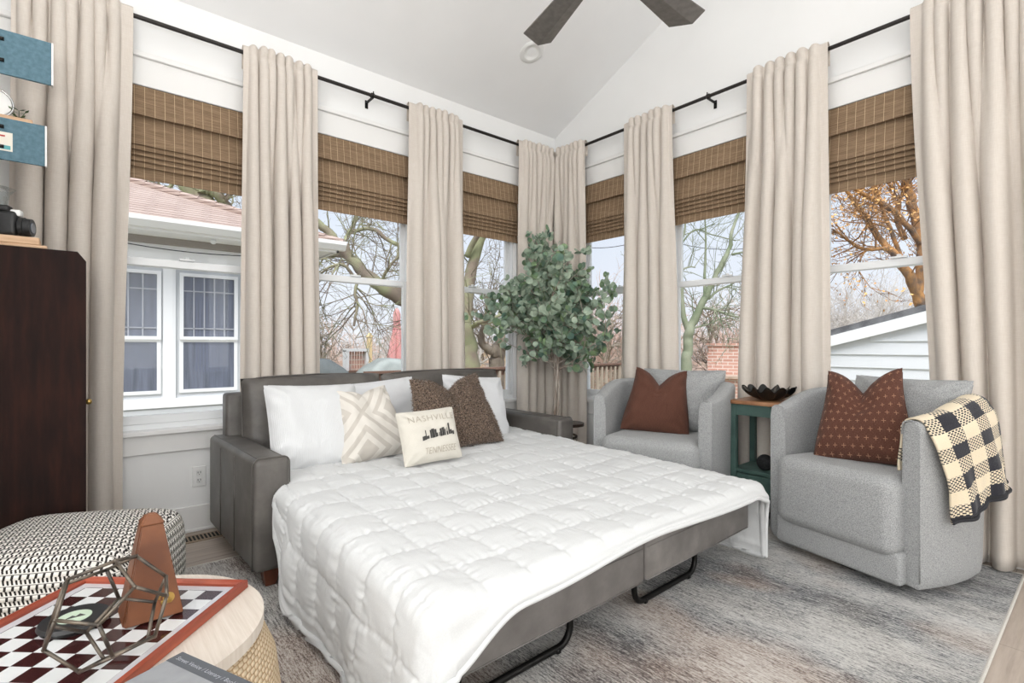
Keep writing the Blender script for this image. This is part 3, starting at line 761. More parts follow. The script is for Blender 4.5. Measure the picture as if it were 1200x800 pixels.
tag(p, 'white pillow peeking out right of the brown fur pillow', 'pillow', 'pillows on the sofa bed')
p = pillow('throw_pillow', pillow_fn(.43, .43, .16, chop=.03, seed=4, pinch=.07, wr=.012), M['geo'], (1.285, 2.66, BZ-.01), 4, 24, -3)
tag(p, 'cream throw pillow with raised beige geometric squares', 'pillow', 'pillows on the sofa bed')
f = pillow_fn(.64, .48, .17, chop=.09, seed=7, pinch=.06, wr=.012, chopw=.36)
p = pillow('fur_pillow', f, M['fur'], (1.80, 2.60, BZ-.01), -4, 22, -3, seam=False)
tag(p, 'brown faux fur throw pillow with a dented top', 'pillow', 'pillows on the sofa bed')
rnd = random.Random(5); vs, fs = [], []
for k in range(15000):
    u, v = rnd.uniform(-1, 1), rnd.uniform(-1, 1); sd = 0 if rnd.random() < .72 else 1
    q = f(u, v, sd); q1 = f(min(1, u+.02), v, sd)-q; q2 = f(u, min(1, v+.02), sd)-q; nn = q1.cross(q2)
    if nn.length < 1e-9: nn = V((u, 0, v))
    nn.normalize(); nn *= (1 if (nn.y < 0) == (sd == 0) else -1)
    d = (nn+V((rnd.uniform(-.9, .9), rnd.uniform(-.3, .3), rnd.uniform(-1.1, .6)))).normalized()
    t = d.cross(V((rnd.uniform(-1, 1), rnd.uniform(-1, 1), rnd.uniform(-1, 1)))).normalized()*.0016
    i0 = len(vs); vs += [q-t, q+t, q+d*rnd.uniform(.010, .019)]; fs.append((i0, i0+1, i0+2))
o = raw('fur_pile', vs, fs, M['fur'], p, False); o['kind'] = 'stuff'
# small canvas pillow with printed words and skyline
fN = pillow_fn(.345, .285, .10, seed=12, pinch=.035, wr=.005)
npil = pillow('printed_pillow', fN, M['canvas'], (1.46, 2.36, BZ+.005), -4, 20, -2, n_=100)
tag(npil, 'small cream pillow printed NASHVILLE TENNESSEE with a dark skyline', 'pillow', 'pillows on the sofa bed')
def on_pillow(f, x, z, w, h, eps=.0035):
    p = f(max(-1, min(1, x/(w/2))), max(-1, min(1, z/(h/2))), 0); return V((p.x, p.y-eps, p.z))
def text_mesh(body, size, shear=0, space=1.0, offset=0.0):
    c = bpy.data.curves.new('t', 'FONT'); c.body = body; c.size = size; c.align_x = 'CENTER'; c.align_y = 'CENTER'; c.shear = shear; c.space_character = space; c.offset = offset; c.resolution_u = 3
    o = bpy.data.objects.new('t', c); COL.objects.link(o); dg = bpy.context.evaluated_depsgraph_get(); me = bpy.data.meshes.new_from_object(o.evaluated_get(dg))
    vs = [v.co.copy() for v in me.vertices]; fs = [tuple(p.vertices) for p in me.polygons]
    bpy.data.objects.remove(o); bpy.data.curves.remove(c); bpy.data.meshes.remove(me); return vs, fs
def print_on(name, vs, fs, f, w, h, cx, cz, mat, parent, sx=1, sz=1):
    bm = B(); vv = [bm.verts.new((v[0]*sx+cx, 0, v[1]*sz+cz)) for v in vs]
    for q in fs:
        try: bm.faces.new([vv[i] for i in q])
        except Exception: pass
    bmesh.ops.triangulate(bm, faces=bm.faces[:])
    for _ in range(2):
        bmesh.ops.subdivide_edges(bm, edges=[e for e in bm.edges if e.calc_length() > .010], cuts=1, use_grid_fill=False)
        bmesh.ops.triangulate(bm, faces=bm.faces[:])
    for v in bm.verts: v.co = on_pillow(f, v.co.x, v.co.z, w, h)
    return obj(name, bm, mat, parent)
vs_, fs_ = text_mesh('NASHVILLE', .050, 0, 1.12, -.0006)
print_on('lettering', vs_, fs_, fN, .345, .285, .010, .088, M['inklight'], npil, 1.04)
vs_, fs_ = text_mesh('TENNESSEE', .040, .3, 1.0, -.0004)
print_on('lettering', vs_, fs_, fN, .345, .285, .025, -.088, M['inklight'], npil, .95, 1.25)
vs_, fs_ = [], []
for a_, b_, c_, d_ in ((0, .06, -.06, .05), (.055, .12, -.05, .06), (.10, .125, .04, .20), (.12, .20, -.03, .05), (.235, .28, -.02, .19), (.285, .38, -.02, .22), (.385, .44, -.01, .20), (.44, .47, 0, .10), (.505, .53, 0, .10), (.54, .60, -.01, .20), (.605, .68, 0, .22), (.685, .71, 0, .17), (.74, .785, 0, .10), (.755, .77, .08, .20), (.81, .865, .02, .32), (.87, .93, .02, .14), (.935, 1, 0, .10)):
    i0 = len(vs_); vs_ += [((x_-.5)*.20, z_*.20-.01) for x_, z_ in ((a_, c_), (b_, c_+.01), (b_, d_+.01), (a_, d_))]; fs_.append((i0, i0+1, i0+2, i0+3))
print_on('skyline_print', vs_, fs_, fN, .345, .285, .03, -.008, M['ink'], npil)

# ================================================================ ARMCHAIRS
CW, CDp = .365, .66
def chair_path(nq=64, th=.08):
    hw = CW-th/2; ys_ = .26; bulge = .035; pts = []
    for k in range(16):
        y = ys_*k/16; pts.append((-(hw+bulge*sin(pi/2*y/ys_)), y))
    R_ = hw+bulge
    for k in range(nq+1):
        a = pi-pi*k/nq; ca, sa = cos(a), sin(a); e = 2/2.7
        pts.append((math.copysign(abs(ca)**e, ca)*R_, ys_+(CDp-th/2-ys_)*abs(sa)**e))
    for k in range(15, -1, -1):
        y = ys_*k/16; pts.append((hw+bulge*sin(pi/2*y/ys_), y))
    # resample evenly
    L = [0]
    for i in range(1, len(pts)): L.append(L[-1]+hypot(pts[i][0]-pts[i-1][0], pts[i][1]-pts[i-1][1]))
    return pts, L
CP, CL = chair_path()
def cpt(s):
    """point and outward normal at fraction s of the rim, from the left front (0) to the right front (1)"""
    d = max(0, min(1, s))*CL[-1]; i = 1
    while i < len(CL)-1 and CL[i] < d: i += 1
    t = (d-CL[i-1])/(CL[i]-CL[i-1]); a, b = CP[i-1], CP[i]
    x, y = a[0]+(b[0]-a[0])*t, a[1]+(b[1]-a[1])*t
    i0, i1 = max(0, i-3), min(len(CP)-1, i+2); tx, ty = CP[i1][0]-CP[i0][0], CP[i1][1]-CP[i0][1]; l = hypot(tx, ty)
    return V((x, y, 0)), V((-ty/l, tx/l, 0))
def rim_h(s): return .775+.085*smooth01(sin(pi*s)*1.35)
def rim_t(s): return .078+.02*sin(pi*s)
def make_chair():
    root = empty('swivel_armchair')
    NS = 110; rings = []; vs, fs = [], []
    for k in range(NS+1):
        s = k/NS; c, n = cpt(s); h = rim_h(s); t = rim_t(s)/2
        lean = .018*sin(pi*s)
        sec = [(-t*1.3, .20), (-t*1.05, .45), (-t, h-.06)]
        for q in range(7): a = pi-pi*q/6; sec.append((cos(a)*t*(1 if q in (0, 6) else 1), h-.022+.022*sin(a)))
        sec += [(t, h-.06), (t*1.0, .40), (t*.98, .12), (t*.9, .075), (t*.6, .058), (-t*1.0, .058)]
        for o_, z in sec: p = c+n*(o_+lean*(z-.4)*1.2); vs.append((p.x, p.y, z))
    m_ = len(vs)//(NS+1)
    for k in range(NS):
        for q in range(m_): a = k*m_+q; b = k*m_+(q+1) % m_; fs.append((a, b, b+m_, a+m_))
    fs.append(tuple(range(m_))[::-1]); fs.append(tuple(NS*m_+q for q in range(m_)))
    bm = B(); vv = [bm.verts.new(v) for v in vs]
    for f_ in fs: bm.faces.new([vv[i] for i in f_])
    bm.edges.ensure_lookup_table()
    ed = [e for e in bm.edges if any(len(f_.verts) > 4 for f_ in e.link_faces)]
    bmesh.ops.bevel(bm, geom=ed, offset=.010, segments=3, affect='EDGES', profile=.5)
    sh = obj('shell', bm, M['heather'], root, 'auto')
    for s in (0, 1):
        bm = B(); c, n = cpt(s); h = rim_h(s); t = rim_t(s)/2
        tube(bm, [(c.x+n.x*(t-.002), .002+n.y*t, z) for z in (.09, .3, .5, h-.06)]+[(c.x+n.x*t*cos(a), .002, h-.022+.024*sin(a)) for a in [pi*q/6 for q in range(1, 6)]]+[(c.x-n.x*t, .002, h-.06)], .0032, 6)
        obj('piping', bm, M['heather'], sh, True)
    bm = B(); hw = CW-.07
    box(bm, -hw, hw, -.075, .55, .17, .52, .062, 7)
    for v in bm.verts:
        if v.co.z > .3: v.co.z += .012*(1-(v.co.x/hw)**2)-.006*max(0, v.co.y)
        if v.co.y < 0: v.co.y -= .012*(1-(v.co.x/hw)**2)
    obj('seat', bm, M['heather'], root, True)
    bm = B(); box(bm, -hw-.01, hw+.01, -.045, .56, .055, .20, .02, 4); obj('base', bm, M['heather'], root, 'auto')
    bm = B(); cyl(bm, (0, .30, .012), .24, .022, 40); cyl(bm, (0, .30, .03), .05, .03, 20); obj('swivel_plate', bm, M['black'], root, 'auto')
    pillow('back_cushion', pillow_fn(.54, .43, .17, seed=17, pinch=.05, wr=.01), M['heather'], (0.06, .40, .515), 0, 12, 0, root)
    return root
def copy_tree(o, parent=None):
    c = o.copy(); COL.objects.link(c); c.parent = parent
    for ch in o.children: copy_tree(ch, c)
    return c
ch2 = make_chair(); ch2.location = (2.83, .8875, 0); ch2.rotation_euler = (0, 0, RD(-105.9))
tag(ch2, 'near light grey barrel armchair at right with the checked throw on its arm', 'armchair', 'grey barrel armchairs')
ch1 = copy_tree(ch2); ch1.location = (2.745, 1.905, 0); ch1.rotation_euler = (0, 0, RD(-75.9)); ch1.scale = (1.05, 1.0, 1)
tag(ch1, 'far light grey barrel armchair between the room corner and green side table', 'armchair', 'grey barrel armchairs')
def chloc(ch, x, y, z): return ch.matrix_basis @ V((x, y, z))
p = pillow('throw_pillow', pillow_fn(.45, .46, .14, chop=.12, seed=24, pinch=.05, wr=.010, chopw=.42), M['brownlin'], chloc(ch1, -.05, .22, .515), -75.9+12, 20, 4)
tag(p, 'plain rust brown throw pillow on the far armchair', 'pillow', 'rust brown throw pillows')
p = pillow('throw_pillow', pillow_fn(.44, .50, .15, chop=.13, seed=31, pinch=.05, wr=.010, chopw=.42), M['browncross'], chloc(ch2, .02, .16, .515), -105.9+14, 20, -5)
tag(p, 'rust brown throw pillow with small cross stitches on the near armchair', 'pillow', 'rust brown throw pillows')
# checked throw over the right arm of the near chair
def throw():
    NA, NB = 120, 150; vs, uv = [], []
    for j in range(NB+1):
        b = j/NB
        for i in range(NA+1):
            a = i/NA
            wd = .30
            # across: inside drop .24, over the rim, outside drop .36
            tot = .20+.13+.40; d = b*tot
            sft = .05*(b-.35)                               # slides towards the back as it falls
            s = .990-.31*a-.030*smooth01((b-.35)/.5)
            c, n = cpt(s); h = rim_h(s); t = rim_t(s)/2+.014+.006*nz(a*4, b*5)
            c = c+n*(.012*sin(pi*s)*.4)
            rip = .012*sin(a*15+1.2*sin(b*4))*smooth01((b-.45)/.55)+.006*sin(a*34+b*3)*smooth01((b-.6)/.4)
            if d < .20:
                o_ = -t-.004; z = h-.03-(.20-d); o_ -= .02*smooth01((.2-d)/.2)
            elif d < .33:
                th = (d-.20)/.13*pi; o_ = -cos(th)*t; z = h-.03+.045*sin(th)
            else:
                dn = d-.33; o_ = t+.02+.10*dn*(.4+a)+rip-.02*exp(-dn/.03); z = h-.03-dn*(1-.10*a)
            p = c+n*o_
            tang = V((n.y, -n.x, 0))                       # towards the front on the right arm
            p += tang*(.004*sin(b*9)) - tang*(.05*smooth01((b-.45)/.55)*(1-a))
            vs.append((p.x, p.y, z+.006*nz(a*7, b*7, 3))); uv.append((a*.40+.01, d+.02))
    n_ = NA+1; fs = [(j*n_+i, j*n_+i+1, (j+1)*n_+i+1, (j+1)*n_+i) for j in range(NB) for i in range(NA)]
    root = empty('throw_blanket', ch2.location, ch2.rotation_euler[2])
    tag(root, 'black and cream buffalo check throw draped over the near armchair arm', 'blanket')
    o = raw('knit_cloth', vs, fs, M['plaid'], root, True, uv); m = o.modifiers.new('thick', 'SOLIDIFY'); m.thickness = .009; m.offset = 1
    bm = B(); tube(bm, [V(vs[NB*n_+i])+V((0, 0, .002)) for i in range(0, n_, 2)], .008, 8); tube(bm, [V(vs[(NB-9)*n_+i])+V((0, 0, -.03)) for i in range(0, n_, 2)], .006, 8)
    obj('hem_band', bm, P('black_knit_hem', (44, 44, 48), .95), o, True)
throw()

# ================================================================ SIDE TABLE AND CORNER
st = empty('side_table', (3.25, 1.41, 0)); tag(st, 'narrow teal green side table with a wood top between the armchairs', 'side table')
hx, hy = .145, .150; TZ = .765
bm = B(); box(bm, -hx-.015, hx+.015, -hy-.015, hy+.015, TZ-.022, TZ, .004, 2); obj('table_top', bm, M['tabletopwood'], st, 'auto')
for sx in (-1, 1):
    for sy in (-1, 1):
        bm = B(); box(bm, sx*hx-(.034 if sx > 0 else 0), sx*hx+(.034 if sx < 0 else 0), sy*hy-(.034 if sy > 0 else 0), sy*hy+(.034 if sy < 0 else 0), .011, TZ-.022, .002, 1); obj('leg', bm, M['green'], st)
bm = B()
box(bm, -hx+.004, -hx+.022, -hy+.034, hy-.034, TZ-.09, TZ-.022); box(bm, hx-.022, hx-.004, -hy+.034, hy-.034, TZ-.09, TZ-.022)
box(bm, -hx+.034, hx-.034, -hy+.004, -hy+.022, TZ-.09, TZ-.022); box(bm, -hx+.034, hx-.034, hy-.022, hy-.004, TZ-.09, TZ-.022); obj('apron', bm, M['green'], st)
bm = B(); box(bm, -hx+.004, hx-.004, -hy+.004, hy-.004, .325, .345, .002, 1); obj('shelf', bm, M['green'], st)
bm = B(); box(bm, -hx+.022, hx-.006, -hy+.006, hy-.006, .16, .325); obj('drawer_case', bm, M['green'], st)
bm = B(); box(bm, -hx+.003, -hx+.022, -hy+.037, hy-.037, .172, .318, .003, 1); dr = obj('drawer', bm, M['green'], st)
bm = B(); sph(bm, (-hx-.018, 0, .245), .016, 16); box(bm, -hx-.012, -hx+.004, -.006, .006, .239, .251); obj('knob', bm, M['black'], dr, True)
# ruffled black bowl
vs, fs, uv = [], [], []; NS, NR = 132, 18
for sd in (0, 1):
    for k in range(NS):
        a = 2*pi*k/NS
        for i in range(NR+1):
            t = i/NR; r = .035+.105*t**.9; z = .004+.075*t**1.5
            wv = smooth01((t-.15)/.85); q = 11*a
            r += .014*wv*sin(q); z += .017*wv*sin(q+.9)-.006*wv
            if t < .12: r *= t/.12*.95+.05
            vs.append((r*cos(a), r*sin(a), z-(0 if sd == 0 else .004)))
for sd in (0, 1):
    for k in range(NS):
        for i in range(NR): a = sd*NS*(NR+1)+k*(NR+1)+i; b = sd*NS*(NR+1)+((k+1) % NS)*(NR+1)+i; fs.append((a, b, b+1, a+1) if sd == 0 else (a, a+1, b+1, b))
o = raw('ruffled_bowl', vs, fs, P('gloss_black_glass', (18, 18, 18), .22)); o.location = (3.23, 1.38, TZ+.001)
tag(o, 'black ruffled bowl on the green side table', 'bowl')
bm = B(); sph(bm, (0, 0, 0), .048, 28); 
o = obj('decorative_ball', bm, noisy('matte_black_yarn', (20, 20, 22), (36, 36, 38), 90, .9, bump=.5), None, True); o.location = (3.19, 1.385, .345+.0475)
tag(o, 'black ball on the shelf of the green side table', 'ball')
# little round drink table behind the right sofa arm
dt = empty('drink_table', (2.875, 2.72, 0)); tag(dt, 'small round dark pedestal table just behind the right sofa arm', 'side table')
bm = B(); cyl(bm, (0, 0, .490), .118, .022, 40); obj('table_top', bm, P('dark_walnut', (62, 48, 40), .35), dt, 'auto')
bm = B(); tube(bm, [(0, 0, .02), (0, 0, .49)], .012, 12); obj('pole', bm, M['black'], dt, True)
bm = B(); cyl(bm, (0, 0, .0), .105, .014, 36); obj('foot', bm, M['black'], dt, 'auto')
# basket and eucalyptus
bk = empty('woven_basket', (3.06, 3.03, 0)); tag(bk, 'white and black woven basket holding the eucalyptus tree', 'basket')
lathe('basket_wall', [(.0001, .005), (.13, .005), (.15, .06), (.165, .18), (.17, .345), (.158, .345), (.15, .2), (.13, .05)], M['basket'], bk)
bm = B(); tube(bm, [(.164*cos(a), .164*sin(a), .348) for a in [2*pi*k/40 for k in range(40)]], .009, 8, closed=True); obj('rim', bm, M['basket'], bk, True)
tr = empty('eucalyptus_tree', (3.06, 3.03, .05)); tag(tr, 'tall potted eucalyptus tree with round grey green leaves in the corner', 'tree')
rnd = random.Random(12)
bm = B(); lathe('potting_soil', [(.0001, .24), (.14, .24), (.14, .2)], M['metrowood'], tr)
stems = []
for k in range(3):
    a0 = k*2.1; stems.append([(.016*cos(a0+z*5)*(1-z*.1), .016*sin(a0+z*5), z) for z in [i*.05 for i in range(4, 22)]])
    tube(bm, stems[-1], [.0125-.0003*i for i in range(18)], 8)
tips = []
LV, LF = [[], []], [[], []]
def leaf(p, d, r):
    g = 0 if rnd.random() < .72 else 1
    up = V((rnd.uniform(-1, 1), rnd.uniform(-1, 1), rnd.uniform(-.6, 1))).normalized()
    d = d.normalized(); sd = d.cross(up)
    if sd.length < 1e-3: return
    sd.normalize(); nn = sd.cross(d); vs = LV[g]; i0 = len(vs); c = p+d*(r*1.15)
    vs.append(c-nn*r*.16)
    for q in range(10):
        a = 2*pi*q/10; rr = r*(1+.10*(q == 5)*0); vs.append(c+d*(-cos(a))*rr*1.06+sd*sin(a)*rr+nn*(.05*r*sin(2*a)))
    for q in range(10): LF[g].append((i0, i0+1+q, i0+1+(q+1) % 10))
def branch(p, d, L, r, lvl):
    n = max(4, int(L/.045)); pts = [p.copy()]; d = d.normalized()
    for i in range(n):
        d = (d+V((rnd.uniform(-.16, .16), rnd.uniform(-.16, .16), rnd.uniform(-.10, .16) if lvl < 2 else rnd.uniform(-.2, .12)))).normalized()
        p = p+d*(L/n); pts.append(p.copy())
        if i >= 1:
            t = i/n
            if lvl > 0 or t > .35:
                for sg in (-1, 1):
                    if rnd.random() < .86:
                        sdv = d.cross(V((rnd.uniform(-1, 1), rnd.uniform(-1, 1), rnd.uniform(-1, 1))))
                        if sdv.length > .1: leaf(p, (sdv.normalized()*sg+d*.45), rnd.uniform(.024, .038)*(1-.25*t))
            if lvl < 2 and rnd.random() < (.55 if lvl == 0 else .28):
                nd = (d+V((rnd.uniform(-1, 1), rnd.uniform(-1, 1), rnd.uniform(-.5, .7)))*.9); branch(p, nd, L*rnd.uniform(.35, .55), r*.6, lvl+1)
    leaf(p, d, .022); tube(bm, pts, [max(.0012, r*(1-.8*i/n)) for i in range(n+1)], 5)
for k in range(27):
    a = 2*pi*k/27*2.39+rnd.uniform(-.3, .3); st_ = stems[k % 3]; z0 = rnd.uniform(.80, 1.10); base = V((.0, 0, z0))
    el = rnd.uniform(.35, 1.3) if k % 4 else rnd.uniform(.1, .45)
    if k < 4: el = 1.3
    outw = V((cos(a), sin(a), 0)); 
    if outw.x+outw.y > .2: outw = outw*.62                     # the two walls hold that side back
    d = outw*cos(el)+V((0, 0, sin(el)+.25)); L = (.58 if el < .9 else .66)*rnd.uniform(.75, 1.05)
    if outw.length < .9: L *= .68
    if k < 4: L = .78
    branch(base, d, L, .006, 0)
branch(V((0, 0, .86)), V((.80, -.75, .12)), .46, .005, 1); branch(V((0, 0, .92)), V((-.80, .6, .30)), .64, .005, 1); branch(V((0, 0, .98)), V((-.86, .35, .55)), .62, .005, 1); branch(V((0, 0, .9)), V((.78, -.85, .45)), .42, .005, 1)
def clampv(p):
    for k, lim in ((0, .22), (1, .22)):
        if p[k] > lim: p[k] = lim+(.13)*(1-exp(-(p[k]-lim)/.13))
for v in bm.verts: clampv(v.co)
for L_ in LV:
    for p_ in L_: clampv(p_)
obj('trunk', bm, M['twig'], tr, True)
for g, mt in ((0, M['leaf']), (1, M['leaf2'])):
    o = raw('foliage', LV[g], LF[g], mt, tr, False); o['kind'] = 'stuff'

# ================================================================ LEFT SIDE: CABINET AND SHELVES
cb = empty('cabinet', (-.22, 2.92, 0)); tag(cb, 'tall dark reddish brown wood cabinet with a clipped top corner at far left', 'cabinet')
bm = B(); prism(bm, [(-.38, .06), (.253, .06), (.253, 1.468), (.224, 1.508), (-.38, 1.508)], 'y', 0, .022); obj('side_panel', bm, M['darkwood'], cb)
bm = B(); prism(bm, [(-.38, .06), (.253, .06), (.253, 1.468), (.224, 1.508), (-.38, 1.508)], 'y', .41, .432); obj('side_panel', bm, M['darkwood'], cb)
bm = B(); box(bm, -.38, .224, .022, .41, 1.486, 1.508); obj('top_panel', bm, M['darkwood'], cb)
bm = B(); box(bm, .232, .250, .024, .408, .10, 1.46, .003, 1); dd = obj('door', bm, M['darkwood'], cb)
bm = B(); sph(bm, (.262, .06, .85), .013, 14); obj('knob', bm, M['brass'], dd, True)
bm = B(); box(bm, -.38, .235, .022, .41, .0, .10); obj('plinth', bm, M['darkwood'], cb)
# raw wood boards on the cabinet top
for k, (x0, x1, z0, z1, rz, lb) in enumerate(((-.42, -.094, 1.5085, 1.522, .01, 'thin pale wood board lying directly on the dark cabinet'), (-.42, -.118, 1.5225, 1.553, -.01, 'thicker pale wood board stacked on top, under the black camera'))):
    bm = B(); box(bm, x0, x1, 2.93, 3.13, z0, z1, .003, 1); o = obj('wood_board', bm, M['slabwood']); tag(o, lb, 'board', 'pale wood boards on the cabinet')
cmr = empty('instant_camera', (-.235, 2.99, 1.554), RD(-16)); tag(cmr, 'grey black toy-like camera standing on the pale wood boards', 'camera')
bm = B(); box(bm, -.055, .055, -.03, .03, 0, .105, .018, 4); box(bm, -.045, .03, -.024, .024, .10, .128, .010, 3); obj('body', bm, M['blackpl'], cmr, 'auto')
bm = B(); tube(bm, [(.06, 0, .042), (.075, 0, .042), (.076, 0, .042), (.098, 0, .042)], [.040, .041, .038, .036], 28); ln = obj('lens_barrel', bm, M['blackpl'], cmr, 'auto')
bm = B(); tube(bm, [(.097, 0, .042), (.1, 0, .042)], .022, 24); obj('lens_glass', bm, P('lens_grey_glass', (110, 116, 128), .08), ln, 'auto')
bm = B(); box(bm, .03, .064, -.018, .018, .085, .112, .006, 2); obj('flash', bm, M['white'], cmr, 'auto')
bm = B(); tube(bm, [(-.05, -.032, .10), (-.08, -.045, .085), (-.10, -.05, .05)], .007, 8); tube(bm, [(-.05, -.034, .118), (-.02, -.036, .118)], .008, 8); obj('strap_lug', bm, M['blackpl'], cmr, True)
o = lathe('glass_vase', [(.0001, .004), (.034, .004), (.042, .02), (.036, .07), (.034, .13), (.046, .19), (.064, .215), (.062, .216), (.043, .19), (.031, .13), (.033, .07), (.038, .022), (.001, .008)], M['clearglass'])
o.location = (-.262, 3.075, 1.554); tag(o, 'clear flared glass vase behind the black camera', 'vase')
# two blue box shelves on the left wall
def wall_shelf(x1, z0, z1, y0, label, bz=0):
    root = empty('wall_shelf', (x1, y0, z0)); tag(root, label, 'shelf', 'blue fronted shelves on the left wall'); h = z1-z0; W_ = x1+.62
    bm = B(); box(bm, -W_, -.006, 0, .012, 0, h, .001, 1); fp = obj('front_panel', bm, M['blue'], root)
    bm = B(); box(bm, -W_, -.02, .012, .026, .004, h-.03); box(bm, -.006, 0, -.001, .024, 0, h); obj('backing', bm, M['trim'], root)
    bm = B(); box(bm, -W_, -.045, .027, .20, h+.004-bz, h+.022-bz, .002, 1); obj('shelf_board', bm, M['slabwood'], root)
    for zz in (.30, .78):
        bm = B(); tube(bm, [(-.238-x1, -.003, h*zz), (-.222-x1, -.003, h*zz)], .0075, 12); obj('handle_slot', bm, M['black'], fp, True)
    return root
ws1 = wall_shelf(-.074, 2.195, 2.372, 2.90, 'upper blue fronted wall shelf near the top left corner', .03)
ws2 = wall_shelf(-.094, 1.850, 2.018, 2.90, 'lower blue fronted wall shelf carrying the leafy sprig and a postcard')
pc = empty('postcard', (-.225, 2.8985, 1.885)); tag(pc, 'small colourful postcard stuck on the lower blue shelf', 'postcard')
bm = B(); box(bm, -.12, .028, -.0012, 0, 0, .075); obj('card', bm, M['paper'], pc)
bm = B(); box(bm, -.12, -.028, -.0017, -.0012, .025, .07); obj('red_patch', bm, M['red'], pc)
bm = B(); box(bm, -.12, .022, -.0017, -.0012, .006, .022); obj('teal_strip', bm, M['teal'], pc)
bm = B(); box(bm, -.016, .006, -.0017, -.0012, .056, .062); obj('stamp_mark', bm, M['red'], pc)
cl_ = empty('table_clock', (-.258, 2.985, 2.0405), RD(12)); tag(cl_, 'round white and silver standing dial on the lower blue shelf', 'clock')
bm = B(); tube(bm, [(.058*cos(a), 0, .062+.058*sin(a)) for a in [2*pi*k/48 for k in range(48)]], .0045, 8, closed=True); obj('silver_ring', bm, P('silver', (190, 190, 190), .25, .9), cl_, True)
bm = B(); cyl(bm, (0, 0, 0), .052, .006, 40, mat=Matrix.Translation((0, .003, .062)) @ Matrix.Rotation(pi/2, 4, 'X')); obj('white_face', bm, M['white'], cl_, 'auto')
bm = B(); box(bm, -.04, .012, -.006, .0, .008, .026, .004, 2); obj('amber_base', bm, M['amber'], cl_, 'auto')
sprig = empty('leafy_sprig', (-.185, 3.0, 2.0405)); tag(sprig, 'little dark green leafy sprig beside the white dial', 'plant')
bm = B(); lv, lf = [], []; rnd = random.Random(4)
for k in range(4):
    a = k*1.6; pts = [(.0, .0, .0), (.006*cos(a), .006*sin(a), .02), (.018*cos(a), .018*sin(a), .045)]; tube(bm, pts, .0012, 5)
    for q, p_ in enumerate(pts[1:]):
        for sg in (-1, 1):
            d = V((cos(a+sg*1.1), sin(a+sg*1.1)*.6, .35)).normalized(); u = V((0, 0, 1)).cross(d).normalized(); i0 = len(lv); P0 = V(p_)
            lv += [P0, P0+d*.012+u*.006, P0+d*.026, P0+d*.012-u*.006]; lf.append((i0, i0+1, i0+2, i0+3))
obj('stem', bm, M['greenleaf'], sprig, True); raw('leaves', lv, lf, M['greenleaf'], sprig, False)

# ================================================================ POUF AND COFFEE TABLE
def pouf():
    s = .60; H = .42; bm = B(); bmesh.ops.create_cube(bm, size=1)
    bmesh.ops.subdivide_edges(bm, edges=bm.edges[:], cuts=22, use_grid_fill=True)
    for v in bm.verts:
        p = v.co*2; n = 7.0
        r = (abs(p.x)**n+abs(p.y)**n+abs(p.z)**n)**(1/n)
        p = p/r if r > 0 else p
        bul = 1+.035*(1-p.z*p.z)
        v.co = V((p.x*s/2*bul, p.y*s/2*bul, (p.z+1)/2*H+(.012*(1-p.x*p.x)*(1-p.y*p.y) if p.z > .5 else 0)))
    uvl = bm.loops.layers.uv.new('UVMap')
    bm.normal_update()
    for f_ in bm.faces:
        n = f_.normal; c = f_.calc_center_median()
        for l in f_.loops:
            q = l.vert.co
            if abs(n.z) > .7: l[uvl].uv = (q.x, q.y+10)
            elif abs(n.x) > abs(n.y): l[uvl].uv = (q.y, q.z+5)
            else: l[uvl].uv = (q.x, q.z+5)
    o = obj('woven_pouf', bm, M['pouf'], None, True); return o
pf = pouf(); pf.location = (-.03, 2.46, .012); pf.rotation_euler = (0, 0, RD(-28)); tag(pf, 'square black and white woven pouf in front of the cabinet', 'pouf')
TX, TY, TT = .052, 1.48, .44
ct = empty('coffee_table', (TX, TY, 0)); tag(ct, 'round coffee table with pale wood top and woven rope drum', 'coffee table')
lathe('rope_drum', [(.0001, .012), (.25, .012), (.30, .03), (.345, .12), (.362, .22), (.35, .32), (.318, .40), (.30, .412), (.0001, .412)], M['rope'], ct, 64)
bm = B(); cyl(bm, (0, 0, .412), .321, .028, 96); obj('table_top', bm, M['lightwood'], ct, 'auto')
bm = B(); tube(bm, [(.3205*cos(a), .3205*sin(a), .426) for a in [2*pi*k/96 for k in range(96)]], .0008, 4, closed=True)
bm.free()
# chess board
cbd = empty('chess_board', (.029, 1.527, TT), RD(-43)); tag(cbd, 'checkered chess board in a red brown frame on the coffee table', 'chess board')
hb = .215
bm = B(); box(bm, -hb, hb, -hb, hb, .001, .009); obj('playing_surface', bm, M['chess'], cbd)
M['boardglass'] = P('pale_board_margin', (206, 204, 208), .12)
bm = B(); 
for q in range(4):
    mt = Matrix.Rotation(q*pi/2, 4, 'Z')
    vs_ = []
    inner, outer = hb-.024, hb
    pts = [(-inner, inner), (inner, inner), (outer, outer), (-outer, outer)]
    A_ = [bm.verts.new(mt @ V((x, y, .0095))) for x, y in pts]; bm.faces.new(A_)
obj('margin', bm, M['boardglass'], cbd)
for q in range(4):
    bm = B(); mt = Matrix.Rotation(q*pi/2, 4, 'Z'); i_, o_ = hb-.002, hb+.018
    sec = [(i_, .001), (i_, .016), (i_+.005, .020), (i_+.009, .018), (i_+.013, .023), (o_-.001, .021), (o_, .001)]
    A_ = [bm.verts.new(mt @ V((-r, r, z))) for r, z in sec]; C_ = [bm.verts.new(mt @ V((r, r, z))) for r, z in sec]; n = len(sec)
    for k in range(n): bm.faces.new((A_[k], A_[(k+1) % n], C_[(k+1) % n], C_[k]))
    bm.faces.new(A_); bm.faces.new(C_[::-1]); obj('frame_side', bm, M['redframe'], cbd)
